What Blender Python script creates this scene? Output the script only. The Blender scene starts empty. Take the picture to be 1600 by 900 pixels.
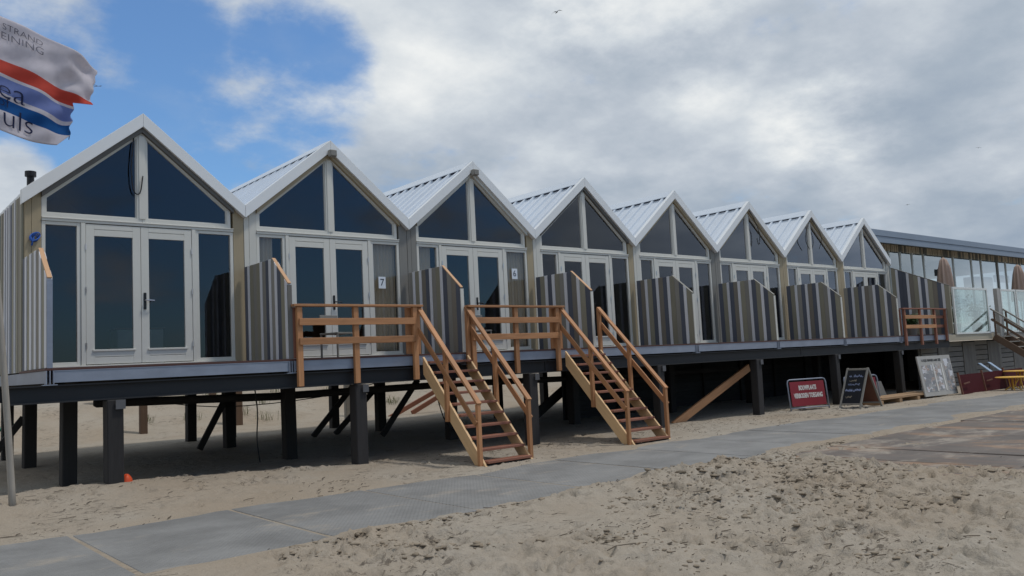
import bpy, bmesh, math, random
import numpy as np
from mathutils import Matrix, Vector
R = math.radians
rng = random.Random(7)
SC = bpy.context.scene
COL = SC.collection

# ------------------------------------------------------------------ camera
cam_d = bpy.data.cameras.new('camera')
cam = bpy.data.objects.new('camera', cam_d)
COL.objects.link(cam)
SC.camera = cam
cam_d.sensor_width = 36.0
cam_d.lens = 1302.85 / 1600 * 36.0
cam_d.clip_start = 0.05
cam_d.clip_end = 6000
YAW, PIT, ROL = R(39.929), R(5.116), R(-2.899)
fw = Vector((math.sin(YAW) * math.cos(PIT), math.cos(YAW) * math.cos(PIT), math.sin(PIT)))
rt0 = Vector((math.cos(YAW), -math.sin(YAW), 0))
up0 = rt0.cross(fw)
rt = rt0 * math.cos(ROL) + up0 * math.sin(ROL)
up = up0 * math.cos(ROL) - rt0 * math.sin(ROL)
cm = Matrix((rt, up, -fw)).transposed().to_4x4()
cm.translation = Vector((-2.433, -14.631, -0.208))
cam.matrix_world = cm

# ------------------------------------------------------------------ sun, sky, exposure
SUN_DIR = Vector((0.38, -0.30, 1.0)).normalized()      # towards the sun
sun_d = bpy.data.lights.new('sun', 'SUN')
sun_d.energy = 1.9
sun_d.angle = R(6)
sun_d.color = (1.0, 0.95, 0.88)
sun = bpy.data.objects.new('sun', sun_d)
COL.objects.link(sun)
sun.rotation_euler = SUN_DIR.to_track_quat('Z', 'Y').to_euler()
SC.view_settings.view_transform = 'Standard'
SC.view_settings.look = 'None'
SC.view_settings.gamma = 1.0
SC.view_settings.exposure = 0.0
SC.view_settings.use_curve_mapping = False

world = bpy.data.worlds.new('World')
SC.world = world
world.use_nodes = True


class NT:
    def __init__(s, tree):
        s.t = tree
        tree.nodes.clear()

    def n(s, kind, **kw):
        nd = s.t.nodes.new(kind)
        for k, v in kw.items():
            if k.startswith('i_'):
                key = k[2:]
                key = int(key) if key.isdigit() else key.replace('_', ' ')
                nd.inputs[key].default_value = v
            else:
                setattr(nd, k, v)
        return nd

    def l(s, a, b):
        s.t.links.new(a, b)

    def math(s, op, a, b=None, c=None, clamp=False):
        nd = s.n('ShaderNodeMath', operation=op, use_clamp=clamp)
        for k, v in enumerate((a, b, c)):
            if v is None:
                continue
            if isinstance(v, (int, float)):
                nd.inputs[k].default_value = v
            else:
                s.l(v, nd.inputs[k])
        return nd.outputs[0]

    def mix(s, f, a, b, blend='MIX'):
        nd = s.n('ShaderNodeMix', data_type='RGBA', blend_type=blend)
        for k, v in ((0, f), (6, a), (7, b)):
            if isinstance(v, (int, float)):
                nd.inputs[k].default_value = v
            elif isinstance(v, tuple):
                nd.inputs[k].default_value = (*v, 1) if len(v) == 3 else v
            else:
                s.l(v, nd.inputs[k])
        return nd.outputs[2]

    def smooth(s, v, a, b):
        nd = s.n('ShaderNodeMapRange', interpolation_type='SMOOTHSTEP')
        s.l(v, nd.inputs[0])
        nd.inputs[1].default_value = a
        nd.inputs[2].default_value = b
        return nd.outputs[0]

    def noise(s, vec, scale, detail=4, rough=0.55, dist=0.0):
        nd = s.n('ShaderNodeTexNoise')
        if vec is not None:
            s.l(vec, nd.inputs['Vector'])
        nd.inputs['Scale'].default_value = scale
        nd.inputs['Detail'].default_value = detail
        nd.inputs['Roughness'].default_value = rough
        nd.inputs['Distortion'].default_value = dist
        return nd.outputs['Fac']


def build_world():
    w = NT(world.node_tree)
    out = w.n('ShaderNodeOutputWorld')
    bg = w.n('ShaderNodeBackground')
    sky = w.n('ShaderNodeTexSky', sky_type='NISHITA')
    sky.sun_disc = False
    sky.sun_elevation = math.asin(SUN_DIR.z)
    sky.sun_rotation = math.atan2(SUN_DIR.x, SUN_DIR.y)
    sky.air_density = 1.2
    sky.dust_density = 0.4
    sky.ozone_density = 2.0
    tc = w.n('ShaderNodeTexCoord')
    sep = w.n('ShaderNodeSeparateXYZ')
    w.l(tc.outputs['Generated'], sep.inputs[0])
    x, y, z = sep.outputs
    zz = w.math('ADD', w.math('MAXIMUM', z, 0.0), 0.32)
    comb = w.n('ShaderNodeCombineXYZ')
    w.l(w.math('DIVIDE', x, zz), comb.inputs[0])
    w.l(w.math('DIVIDE', y, zz), comb.inputs[1])
    P = comb.outputs[0]
    n1 = w.noise(P, 2.3, 11, 0.60, 0.0)
    n2 = w.noise(P, 0.9, 5, 0.5, 0.0)
    mp = w.n('ShaderNodeMapping')
    mp.inputs['Location'].default_value = (3.7, 1.3, 0)
    w.l(P, mp.inputs[0])
    n3 = w.noise(mp.outputs[0], 2.6, 10, 0.57, 0.0)

    def dirdot(d):
        d = Vector(d).normalized()
        nd = w.n('ShaderNodeVectorMath', operation='DOT_PRODUCT')
        w.l(tc.outputs['Generated'], nd.inputs[0])
        nd.inputs[1].default_value = d
        return nd.outputs['Value']
    # the break in the cloud to the left: three overlapping lobes
    b1 = w.smooth(dirdot((0.269, 0.926, 0.266)), math.cos(R(14.5)), math.cos(R(3)))
    b2 = w.smooth(dirdot((0.402, 0.852, 0.335)), math.cos(R(7.5)), math.cos(R(1.5)))
    b3 = w.smooth(dirdot((0.154, 0.952, 0.264)), math.cos(R(15)), math.cos(R(3)))
    puff = w.math('ADD', w.math('MULTIPLY', w.smooth(dirdot((0.19, 0.916, 0.353)), math.cos(R(5)), math.cos(R(0.5))), 0.16),
                  w.math('MULTIPLY', w.smooth(dirdot((0.145, 0.967, 0.209)), math.cos(R(4)), math.cos(R(0.5))), 0.34))
    # unseen blue opening over the sea, added so the near panes mirror navy
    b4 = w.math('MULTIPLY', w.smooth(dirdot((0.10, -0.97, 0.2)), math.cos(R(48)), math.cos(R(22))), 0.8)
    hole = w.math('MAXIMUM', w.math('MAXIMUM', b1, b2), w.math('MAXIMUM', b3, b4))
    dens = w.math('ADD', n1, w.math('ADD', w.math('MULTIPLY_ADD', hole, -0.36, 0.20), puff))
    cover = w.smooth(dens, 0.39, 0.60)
    # cloud brightness
    g1 = w.smooth(dirdot((0.66, 0.655, 0.385)), math.cos(R(7)), math.cos(R(1)))
    g2 = w.smooth(dirdot((0.757, 0.547, 0.36)), math.cos(R(7)), math.cos(R(0.5)))
    g3 = w.smooth(dirdot((0.851, 0.464, 0.247)), math.cos(R(6)), math.cos(R(0.5)))
    gl = w.math('MAXIMUM', w.math('MAXIMUM', g1, g2), g3)
    sh = w.math('ADD', w.math('MULTIPLY_ADD', n3, 0.85, 0.0), w.math('MULTIPLY', n2, 0.45))
    sh = w.math('ADD', sh, w.math('MULTIPLY', w.math('MULTIPLY', gl, w.smooth(n1, 0.35, 0.65)), 0.24))
    dk = w.smooth(dirdot((0.95, 0.29, 0.13)), math.cos(R(22)), math.cos(R(4)))
    sh = w.math('SUBTRACT', sh, w.math('MULTIPLY', dk, 0.08))
    ramp = w.n('ShaderNodeValToRGB')
    el = ramp.color_ramp.elements
    el[0].position = 0.42
    el[0].color = (0.31, 0.38, 0.475, 1)
    el[1].position = 0.86
    el[1].color = (0.86, 0.88, 0.88, 1)
    for p_, c_ in ((0.54, (0.40, 0.465, 0.545, 1)), (0.63, (0.50, 0.555, 0.625, 1)), (0.72, (0.62, 0.67, 0.72, 1))):
        e = el.new(p_)
        e.color = c_
    w.l(sh, ramp.inputs[0])
    skyc = w.n('ShaderNodeVectorMath', operation='SCALE')
    skyc.inputs['Scale'].default_value = 0.115
    w.l(sky.outputs[0], skyc.inputs[0])
    clear = w.mix(1.0, skyc.outputs[0], (0.58, 0.86, 1.14), 'MULTIPLY')
    # thin veil: clear parts keep a trace of haze, thicker low down
    veil = w.math('MULTIPLY_ADD', w.smooth(n3, 0.45, 0.75), 0.22, 0.06)
    clear = w.mix(veil, clear, (0.5, 0.56, 0.62))
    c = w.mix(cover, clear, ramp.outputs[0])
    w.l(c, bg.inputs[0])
    bg.inputs[1].default_value = 1.0
    w.l(bg.outputs[0], out.inputs[0])


build_world()

# ------------------------------------------------------------------ materials
MATS = {}


def mat(name, col, rough=0.6, var=0.12, st=(6, 6, 6), big=0.08, bigs=0.7, bump=0.0, bst=None, rnd=0.0, metal=0.0,
        spec=0.3, sand=0.0):
    """procedural surface: fine grain stretched by st, broad mottling, per-object tone, fine relief"""
    if name in MATS:
        return MATS[name]
    m = bpy.data.materials.new(name)
    m.use_nodes = True
    t = NT(m.node_tree)
    out = t.n('ShaderNodeOutputMaterial')
    b = t.n('ShaderNodeBsdfPrincipled')
    tc = t.n('ShaderNodeTexCoord')
    mp = t.n('ShaderNodeMapping')
    mp.inputs['Scale'].default_value = st
    oi = t.n('ShaderNodeObjectInfo')
    off = t.n('ShaderNodeVectorMath', operation='ADD')
    sc = t.n('ShaderNodeVectorMath', operation='SCALE')
    t.l(oi.outputs['Location'], sc.inputs[0])
    sc.inputs['Scale'].default_value = 1.37
    t.l(tc.outputs['Object'], off.inputs[0])
    t.l(sc.outputs[0], off.inputs[1])
    t.l(off.outputs[0], mp.inputs[0])
    n = t.noise(mp.outputs[0], 1.0, 5, 0.6, 0.4)
    nb = t.noise(off.outputs[0], bigs, 4, 0.55)
    v = t.math('MULTIPLY_ADD', t.math('SUBTRACT', n, 0.5), var * 3.0, 1.0)
    v = t.math('ADD', v, t.math('MULTIPLY', t.math('SUBTRACT', nb, 0.5), big * 3.0))
    if rnd:
        v = t.math('ADD', v, t.math('MULTIPLY', t.math('SUBTRACT', oi.outputs['Random'], 0.5), rnd * 2))
    cs = t.n('ShaderNodeVectorMath', operation='SCALE')
    cs.inputs[0].default_value = col
    t.l(v, cs.inputs['Scale'])
    c = cs.outputs[0]
    if sand:
        f = t.smooth(t.noise(off.outputs[0], 3.0, 6, 0.65), 0.62 - sand, 0.78 - sand * 0.5)
        c = t.mix(f, c, (0.36, 0.31, 0.25))
    t.l(c, b.inputs['Base Color'])
    b.inputs['Roughness'].default_value = rough
    b.inputs['Metallic'].default_value = metal
    b.inputs['Specular IOR Level'].default_value = spec
    if bump:
        bp = t.n('ShaderNodeBump')
        bp.inputs['Strength'].default_value = bump
        bp.inputs['Distance'].default_value = 0.01
        t.l(n, bp.inputs['Height'])
        t.l(bp.outputs[0], b.inputs['Normal'])
    t.l(b.outputs[0], out.inputs[0])
    MATS[name] = m
    return m


GR = (1.6, 18, 18)          # wood grain along the local x axis
GZ = (38, 38, 2.5)          # along z
m_white = mat('white_paint', (0.60, 0.59, 0.54), 0.45, 0.03, (9, 9, 9), 0.05)
m_fascia = mat('white_aluminium', (0.70, 0.72, 0.73), 0.42, 0.02, (5, 5, 5), 0.04)
m_roof = mat('white_sheet_roof', (0.58, 0.63, 0.69), 0.38, 0.03, (4, 4, 4), 0.06, rnd=0.02)
m_filler = mat('dark_foam_filler', (0.03, 0.035, 0.06), 0.9)
m_beige = mat('beige_panel', (0.34, 0.28, 0.185), 0.6, 0.07, GZ, 0.06)
m_greyp = mat('grey_panel', (0.20, 0.195, 0.18), 0.6, 0.06, GZ, 0.06)
m_whitep = mat('white_panel', (0.55, 0.54, 0.49), 0.5, 0.04, GZ, 0.04)
m_trimg = mat('dark_grey_trim', (0.13, 0.125, 0.115), 0.6, 0.06)
m_bw = mat('board_white', (0.61, 0.615, 0.645), 0.55, 0.07, GZ, 0.06, rnd=0.05)
m_bo = mat('board_olive', (0.25, 0.235, 0.18), 0.65, 0.10, GZ, 0.08, rnd=0.10, bump=0.2)
m_bc = mat('board_charcoal', (0.092, 0.102, 0.130), 0.65, 0.10, GZ, 0.08, rnd=0.10, bump=0.2)
m_bt = mat('board_taupe', (0.20, 0.18, 0.15), 0.65, 0.10, GZ, 0.08, rnd=0.10, bump=0.2)
m_bg = mat('board_grey', (0.25, 0.24, 0.215), 0.65, 0.10, GZ, 0.08, rnd=0.08, bump=0.2)
m_pine = mat('pine', (0.60, 0.40, 0.215), 0.6, 0.16, GR, 0.08, rnd=0.06, bump=0.15)
m_cedar = mat('stained_larch', (0.40, 0.195, 0.09), 0.6, 0.30, GR, 0.16, rnd=0.2, bump=0.2)
m_red = mat('red_hardwood', (0.235, 0.10, 0.065), 0.6, 0.13, GR, 0.10, rnd=0.12, bump=0.2)
m_deck = mat('deck_hardwood', (0.085, 0.04, 0.032), 0.6, 0.12, GR, 0.1, rnd=0.15)
m_galv = mat('galvanised_steel', (0.235, 0.26, 0.315), 0.45, 0.10, (3, 14, 14), 0.16, 2.2, metal=0.2)
m_zinc = mat('dull_zinc', (0.10, 0.10, 0.105), 0.6, 0.1)
m_raw = mat('raw_larch_edge', (0.50, 0.30, 0.17), 0.65, 0.14, GR, 0.1)
m_black = mat('black_steel', (0.022, 0.022, 0.024), 0.55, 0.12, (3, 12, 12), 0.15)
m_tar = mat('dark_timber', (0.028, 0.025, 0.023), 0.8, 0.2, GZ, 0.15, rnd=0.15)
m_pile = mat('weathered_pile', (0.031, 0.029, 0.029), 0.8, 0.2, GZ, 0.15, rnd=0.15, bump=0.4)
m_grey = mat('grey_weathered_wood', (0.24, 0.225, 0.20), 0.8, 0.15, GR, 0.12, rnd=0.12, bump=0.4)
m_brownp = mat('brown_post', (0.13, 0.085, 0.06), 0.8, 0.2, GZ, 0.15, rnd=0.15)
m_blk = mat('black_plastic', (0.015, 0.015, 0.017), 0.4)
m_silver = mat('brushed_steel', (0.55, 0.55, 0.56), 0.3, 0.04, metal=0.9)
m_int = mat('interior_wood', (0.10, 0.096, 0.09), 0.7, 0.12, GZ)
m_cab = mat('white_cupboard', (0.55, 0.56, 0.55), 0.5)
m_curt = mat('curtain_linen', (0.80, 0.68, 0.50), 0.9, 0.06, (60, 60, 4), 0.06)
m_paper = mat('paper', (0.66, 0.70, 0.74), 0.7, 0.02)
m_ink = mat('navy_ink', (0.02, 0.03, 0.06), 0.7)
m_blue = mat('blue_rope', (0.04, 0.12, 0.42), 0.7)
m_signred = mat('sign_red', (0.22, 0.022, 0.03), 0.5, 0.05)
m_signw = mat('sign_white', (0.62, 0.60, 0.56), 0.5, 0.05)
m_chalkb = mat('chalkboard', (0.012, 0.013, 0.018), 0.7)
m_chalk = mat('chalk', (0.36, 0.42, 0.62), 0.9)
m_chalk2 = mat('chalk_warm', (0.42, 0.36, 0.28), 0.9)
m_brown = mat('brown_board', (0.13, 0.055, 0.035), 0.7)
m_maroon = mat('maroon_panel', (0.060, 0.011, 0.014), 0.8, 0.08, spec=0.1)
m_yellow = mat('yellow_metal', (0.62, 0.36, 0.06), 0.5, 0.05)
m_orange = mat('orange_plastic', (0.55, 0.07, 0.02), 0.5)
m_green = mat('green_pipe', (0.03, 0.22, 0.13), 0.5)
m_bluegrey = mat('blue_grey_fascia', (0.20, 0.25, 0.32), 0.45, 0.04)
m_slat = mat('brown_slat', (0.58, 0.50, 0.39), 0.7, 0.12, GZ, 0.08, rnd=0.14)
m_slatd = mat('dark_slat_back', (0.07, 0.06, 0.05), 0.8)
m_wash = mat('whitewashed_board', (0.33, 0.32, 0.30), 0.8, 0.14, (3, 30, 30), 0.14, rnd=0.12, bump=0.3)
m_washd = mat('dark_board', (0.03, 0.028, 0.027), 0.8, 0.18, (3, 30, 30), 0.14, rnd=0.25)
m_frame = mat('white_frame', (0.62, 0.64, 0.62), 0.45, 0.03)
m_canvas = mat('faded_canvas', (0.40, 0.29, 0.235), 0.85, 0.10, (20, 20, 4), 0.1)
m_leaf = mat('leaf_green', (0.05, 0.095, 0.035), 0.6, 0.25, rnd=0.2)
m_dark = mat('dark_furniture', (0.025, 0.03, 0.05), 0.6)
m_navy = mat('navy_cabinet', (0.06, 0.11, 0.21), 0.6)
m_feather = mat('gull_plumage', (0.16, 0.17, 0.18), 0.8)
m_grass = mat('dune_grass', (0.12, 0.13, 0.05), 0.8, 0.25)
m_seaweed = mat('dry_seaweed', (0.075, 0.058, 0.042), 0.9, 0.3)


def glass_mat(name, tint, refl, trans_rough=0.0, haze=0.0, hazecol=(0.5, 0.55, 0.55), boost=1.6):
    m = bpy.data.materials.new(name)
    m.use_nodes = True
    t = NT(m.node_tree)
    out = t.n('ShaderNodeOutputMaterial')
    tr = t.n('ShaderNodeBsdfTransparent')
    tr.inputs[0].default_value = (*tint, 1)
    gl = t.n('ShaderNodeBsdfGlossy')
    gl.inputs[0].default_value = (*refl, 1)
    gl.inputs['Roughness'].default_value = 0.01
    geo = t.n('ShaderNodeNewGeometry')
    fr = t.n('ShaderNodeFresnel')
    fr.inputs[0].default_value = 1.5
    tc = t.n('ShaderNodeTexCoord')
    bp = t.n('ShaderNodeBump')
    bp.inputs['Strength'].default_value = 0.02
    bp.inputs['Distance'].default_value = 0.05
    t.l(t.noise(tc.outputs['Object'], 1.3, 1, 0.4), bp.inputs['Height'])
    t.l(bp.outputs[0], gl.inputs['Normal'])
    # two panes: four faces reflect, which tells most at a slant
    fb = t.math('MULTIPLY_ADD', t.math('MAXIMUM', t.math('SUBTRACT', fr.outputs[0], 0.048), 0.0), boost, t.math('MULTIPLY', fr.outputs[0], 1.35))
    f = t.math('MULTIPLY', fb, t.math('SUBTRACT', 1.0, geo.outputs['Backfacing']), clamp=True)
    mx = t.n('ShaderNodeMixShader')
    t.l(f, mx.inputs[0])
    base = tr.outputs[0]
    if haze:
        df = t.n('ShaderNodeBsdfDiffuse')
        df.inputs[0].default_value = (*hazecol, 1)
        m2 = t.n('ShaderNodeMixShader')
        nz = t.smooth(t.noise(tc.outputs['Object'], 2.2, 6, 0.65), 0.25, 0.8)
        t.l(t.math('MULTIPLY', nz, haze * 2), m2.inputs[0])
        t.l(base, m2.inputs[1])
        t.l(df.outputs[0], m2.inputs[2])
        base = m2.outputs[0]
    t.l(base, mx.inputs[1])
    t.l(gl.outputs[0], mx.inputs[2])
    t.l(mx.outputs[0], out.inputs[0])
    return m


m_glass = glass_mat('window_glass', (0.80, 0.80, 0.80), (0.78, 0.86, 1.0), boost=2.6)
m_glass2 = glass_mat('terrace_glass', (0.72, 0.80, 0.78), (0.9, 1.0, 1.0), haze=0.16, hazecol=(0.42, 0.50, 0.49))
m_glass3 = glass_mat('restaurant_glass', (0.80, 0.86, 0.86), (0.9, 0.97, 1.0), boost=3.6)


def sand_mat():
    m = bpy.data.materials.new('beach_sand')
    m.use_nodes = True
    t = NT(m.node_tree)
    out = t.n('ShaderNodeOutputMaterial')
    b = t.n('ShaderNodeBsdfPrincipled')
    tc = t.n('ShaderNodeTexCoord')
    P = tc.outputs['Object']
    big = t.noise(P, 0.35, 5, 0.6)
    mid = t.noise(P, 2.2, 6, 0.6, 0.4)
    fine = t.noise(P, 45, 4, 0.7)
    gra = t.noise(P, 220, 2, 0.7)
    c = t.mix(t.smooth(big, 0.3, 0.7), (0.305, 0.253, 0.195), (0.338, 0.303, 0.254))
    c = t.mix(t.math('MULTIPLY', t.smooth(mid, 0.50, 0.72), 0.45), c, (0.24, 0.21, 0.17))
    # small dark shell and weed grit, in drifts
    drift = t.smooth(t.noise(P, 0.9, 5, 0.6), 0.46, 0.68)
    vor = t.n('ShaderNodeTexVoronoi')
    mpv = t.n('ShaderNodeMapping')
    mpv.inputs['Scale'].default_value = (1.0, 1.6, 1)
    nzv = t.n('ShaderNodeTexNoise')
    t.l(P, mpv.inputs[0])
    t.l(mpv.outputs[0], vor.inputs['Vector'])
    vor.inputs['Scale'].default_value = 13.0
    spot = t.math('SUBTRACT', 1.0, t.smooth(vor.outputs['Distance'], 0.06, 0.22))
    spot = t.math('MULTIPLY', spot, drift)
    spot = t.math('MULTIPLY', spot, t.smooth(fine, 0.42, 0.6))
    c = t.mix(t.math('MULTIPLY', spot, 0.75), c, (0.085, 0.068, 0.052))
    # drift lines of dark shredded weed
    mpw = t.n('ShaderNodeMapping')
    mpw.inputs['Scale'].default_value = (1.0, 1.9, 1)
    mpw.inputs['Rotation'].default_value = (0, 0, -0.5)
    t.l(P, mpw.inputs[0])
    weed = t.noise(mpw.outputs[0], 5.5, 7, 0.72, 1.2)
    wd = t.math('MULTIPLY', t.smooth(weed, 0.535, 0.60), t.smooth(t.noise(P, 0.75, 5, 0.6), 0.47, 0.60))
    c = t.mix(t.math('MULTIPLY', wd, 0.72), c, (0.10, 0.083, 0.066))
    v = t.math('ADD', t.math('MULTIPLY', fine, 0.35), t.math('MULTIPLY', gra, 0.45))
    c = t.mix(1.0, c, t.math('ADD', v, 0.60), 'MULTIPLY')
    t.l(c, b.inputs['Base Color'])
    b.inputs['Roughness'].default_value = 0.95
    b.inputs['Specular IOR Level'].default_value = 0.1
    h = t.math('ADD', t.math('MULTIPLY', mid, 1.6), t.math('MULTIPLY', fine, 0.5))
    h = t.math('ADD', h, t.math('MULTIPLY', t.noise(P, 11, 4, 0.6, 0.6), 0.9))
    bp = t.n('ShaderNodeBump')
    bp.inputs['Strength'].default_value = 0.9
    bp.inputs['Distance'].default_value = 0.03
    t.l(h, bp.inputs['Height'])
    t.l(bp.outputs[0], b.inputs['Normal'])
    t.l(b.outputs[0], out.inputs[0])
    return m


m_sand = sand_mat()


def plate_mat(name, base, studs, rust=0.0, sandy=0.1):
    m = bpy.data.materials.new(name)
    m.use_nodes = True
    t = NT(m.node_tree)
    out = t.n('ShaderNodeOutputMaterial')
    b = t.n('ShaderNodeBsdfPrincipled')
    geo = t.n('ShaderNodeNewGeometry')
    P = geo.outputs['Position']
    oi = t.n('ShaderNodeObjectInfo')
    n1 = t.noise(P, 1.1, 6, 0.6, 0.3)
    n2 = t.noise(P, 14, 5, 0.65)
    c = t.mix(t.smooth(n1, 0.3, 0.7), tuple(v * 0.82 for v in base), tuple(v * 1.15 for v in base))
    if rust:
        mp = t.n('ShaderNodeMapping')
        mp.inputs['Scale'].default_value = (2.2, 0.7, 1)
        t.l(P, mp.inputs[0])
        r = t.smooth(t.noise(mp.outputs[0], 0.9, 7, 0.62, 0.4), 0.48, 0.66)
        c = t.mix(t.math('MULTIPLY', r, rust), c, (0.30, 0.185, 0.11))
        r2 = t.smooth(t.noise(mp.outputs[0], 1.7, 6, 0.6), 0.52, 0.64)
        c = t.mix(t.math('MULTIPLY', r2, rust * 0.6), c, (0.16, 0.115, 0.095))
    # sand blown over the plate
    mp2 = t.n('ShaderNodeMapping')
    mp2.inputs['Scale'].default_value = (0.8, 1.6, 1)
    t.l(P, mp2.inputs[0])
    s = t.smooth(t.noise(mp2.outputs[0], 1.3, 7, 0.68, 0.3), 0.60 - sandy, 0.80 - sandy)
    c = t.mix(t.math('MULTIPLY', s, 0.75), c, (0.33, 0.29, 0.24))
    v = t.math('ADD', t.math('MULTIPLY', n2, 0.30), t.math('MULTIPLY_ADD', oi.outputs['Random'], 0.14, 0.78))
    c = t.mix(1.0, c, v, 'MULTIPLY')
    t.l(c, b.inputs['Base Color'])
    b.inputs['Roughness'].default_value = 0.7
    b.inputs['Specular IOR Level'].default_value = 0.3
    h = t.math('MULTIPLY', n2, 0.5)
    if studs:
        sep = t.n('ShaderNodeSeparateXYZ')
        t.l(P, sep.inputs[0])
        a = t.math('SINE', t.math('MULTIPLY', sep.outputs[0], 2 * math.pi / 0.055))
        d = t.math('SINE', t.math('MULTIPLY', sep.outputs[1], 2 * math.pi / 0.075))
        h = t.math('ADD', h, t.math('MULTIPLY', t.smooth(t.math('MULTIPLY', a, d), -0.2, 0.6), 0.8))
    bp = t.n('ShaderNodeBump')
    bp.inputs['Strength'].default_value = 0.7
    bp.inputs['Distance'].default_value = 0.006
    t.l(h, bp.inputs['Height'])
    t.l(bp.outputs[0], b.inputs['Normal'])
    t.l(b.outputs[0], out.inputs[0])
    return m


m_plate = plate_mat('grey_track_plate', (0.195, 0.194, 0.19), True, sandy=0.05)
m_rust = plate_mat('rusty_road_plate', (0.125, 0.108, 0.096), False, rust=0.7, sandy=0.11)


def poster_mat():
    """faded printed picture of pale rooms and people, all blurred patches"""
    m = bpy.data.materials.new('poster_print')
    m.use_nodes = True
    t = NT(m.node_tree)
    out = t.n('ShaderNodeOutputMaterial')
    b = t.n('ShaderNodeBsdfPrincipled')
    tc = t.n('ShaderNodeTexCoord')
    mp = t.n('ShaderNodeMapping')
    mp.inputs['Scale'].default_value = (6.0, 1, 9.0)
    t.l(tc.outputs['Object'], mp.inputs[0])
    vo = t.n('ShaderNodeTexVoronoi', distance='CHEBYCHEV')
    t.l(mp.outputs[0], vo.inputs['Vector'])
    vo.inputs['Scale'].default_value = 1.0
    sp = t.n('ShaderNodeSeparateColor')
    t.l(vo.outputs['Color'], sp.inputs[0])
    n = t.math('MULTIPLY_ADD', sp.outputs[0], 0.45, t.math('MULTIPLY', t.noise(mp.outputs[0], 2.0, 4, 0.6), 0.52))
    r = t.n('ShaderNodeValToRGB')
    e = r.color_ramp.elements
    e[0].position, e[0].color = 0.33, (0.20, 0.20, 0.21, 1)
    e[1].position, e[1].color = 0.66, (0.55, 0.55, 0.57, 1)
    for p_, c_ in ((0.42, (0.24, 0.24, 0.24, 1)), (0.5, (0.36, 0.36, 0.35, 1)), (0.57, (0.30, 0.17, 0.11, 1)), (0.6, (0.46, 0.46, 0.47, 1))):
        q = e.new(p_)
        q.color = c_
    t.l(n, r.inputs[0])
    t.l(r.outputs[0], b.inputs['Base Color'])
    b.inputs['Roughness'].default_value = 0.6
    t.l(b.outputs[0], out.inputs[0])
    return m


m_poster = poster_mat()


def flag_mat():
    m = bpy.data.materials.new('flag_cloth')
    m.use_nodes = True
    t = NT(m.node_tree)
    out = t.n('ShaderNodeOutputMaterial')
    df = t.n('ShaderNodeBsdfDiffuse')
    trl = t.n('ShaderNodeBsdfTranslucent')
    uv = t.n('ShaderNodeUVMap')
    sep = t.n('ShaderNodeSeparateXYZ')
    t.l(uv.outputs[0], sep.inputs[0])
    u, v = sep.outputs[0], sep.outputs[1]
    # bands curve across the flag like waves
    wv = t.math('MULTIPLY', t.math('SINE', t.math('MULTIPLY_ADD', u, 5.2, 0.2)), 0.035)
    vv = t.math('ADD', v, wv)
    r = t.n('ShaderNodeValToRGB')
    r.color_ramp.interpolation = 'CONSTANT'
    e = r.color_ramp.elements
    W = (0.68, 0.65, 0.69, 1)
    e[0].position, e[0].color = 0.0, W
    e[1].position, e[1].color = 0.41, (0.62, 0.12, 0.09, 1)
    for p_, c_ in ((0.53, W), (0.555, (0.24, 0.30, 0.56, 1)), (0.70, W), (0.745, (0.03, 0.13, 0.36, 1)), (0.855, W)):
        q = e.new(p_)
        q.color = c_
    t.l(vv, r.inputs[0])
    tc = t.n('ShaderNodeTexCoord')
    nz = t.noise(tc.outputs['Object'], 7, 5, 0.6)
    c = t.mix(1.0, r.outputs[0], t.math('MULTIPLY_ADD', nz, 0.3, 0.85), 'MULTIPLY')
    t.l(c, df.inputs[0])
    t.l(c, trl.inputs[0])
    mx = t.n('ShaderNodeMixShader')
    mx.inputs[0].default_value = 0.5
    t.l(df.outputs[0], mx.inputs[1])
    t.l(trl.outputs[0], mx.inputs[2])
    t.l(mx.outputs[0], out.inputs[0])
    return m


m_flag = flag_mat()


# ------------------------------------------------------------------ builders
WM = {}           # world matrix of every object made here


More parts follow.
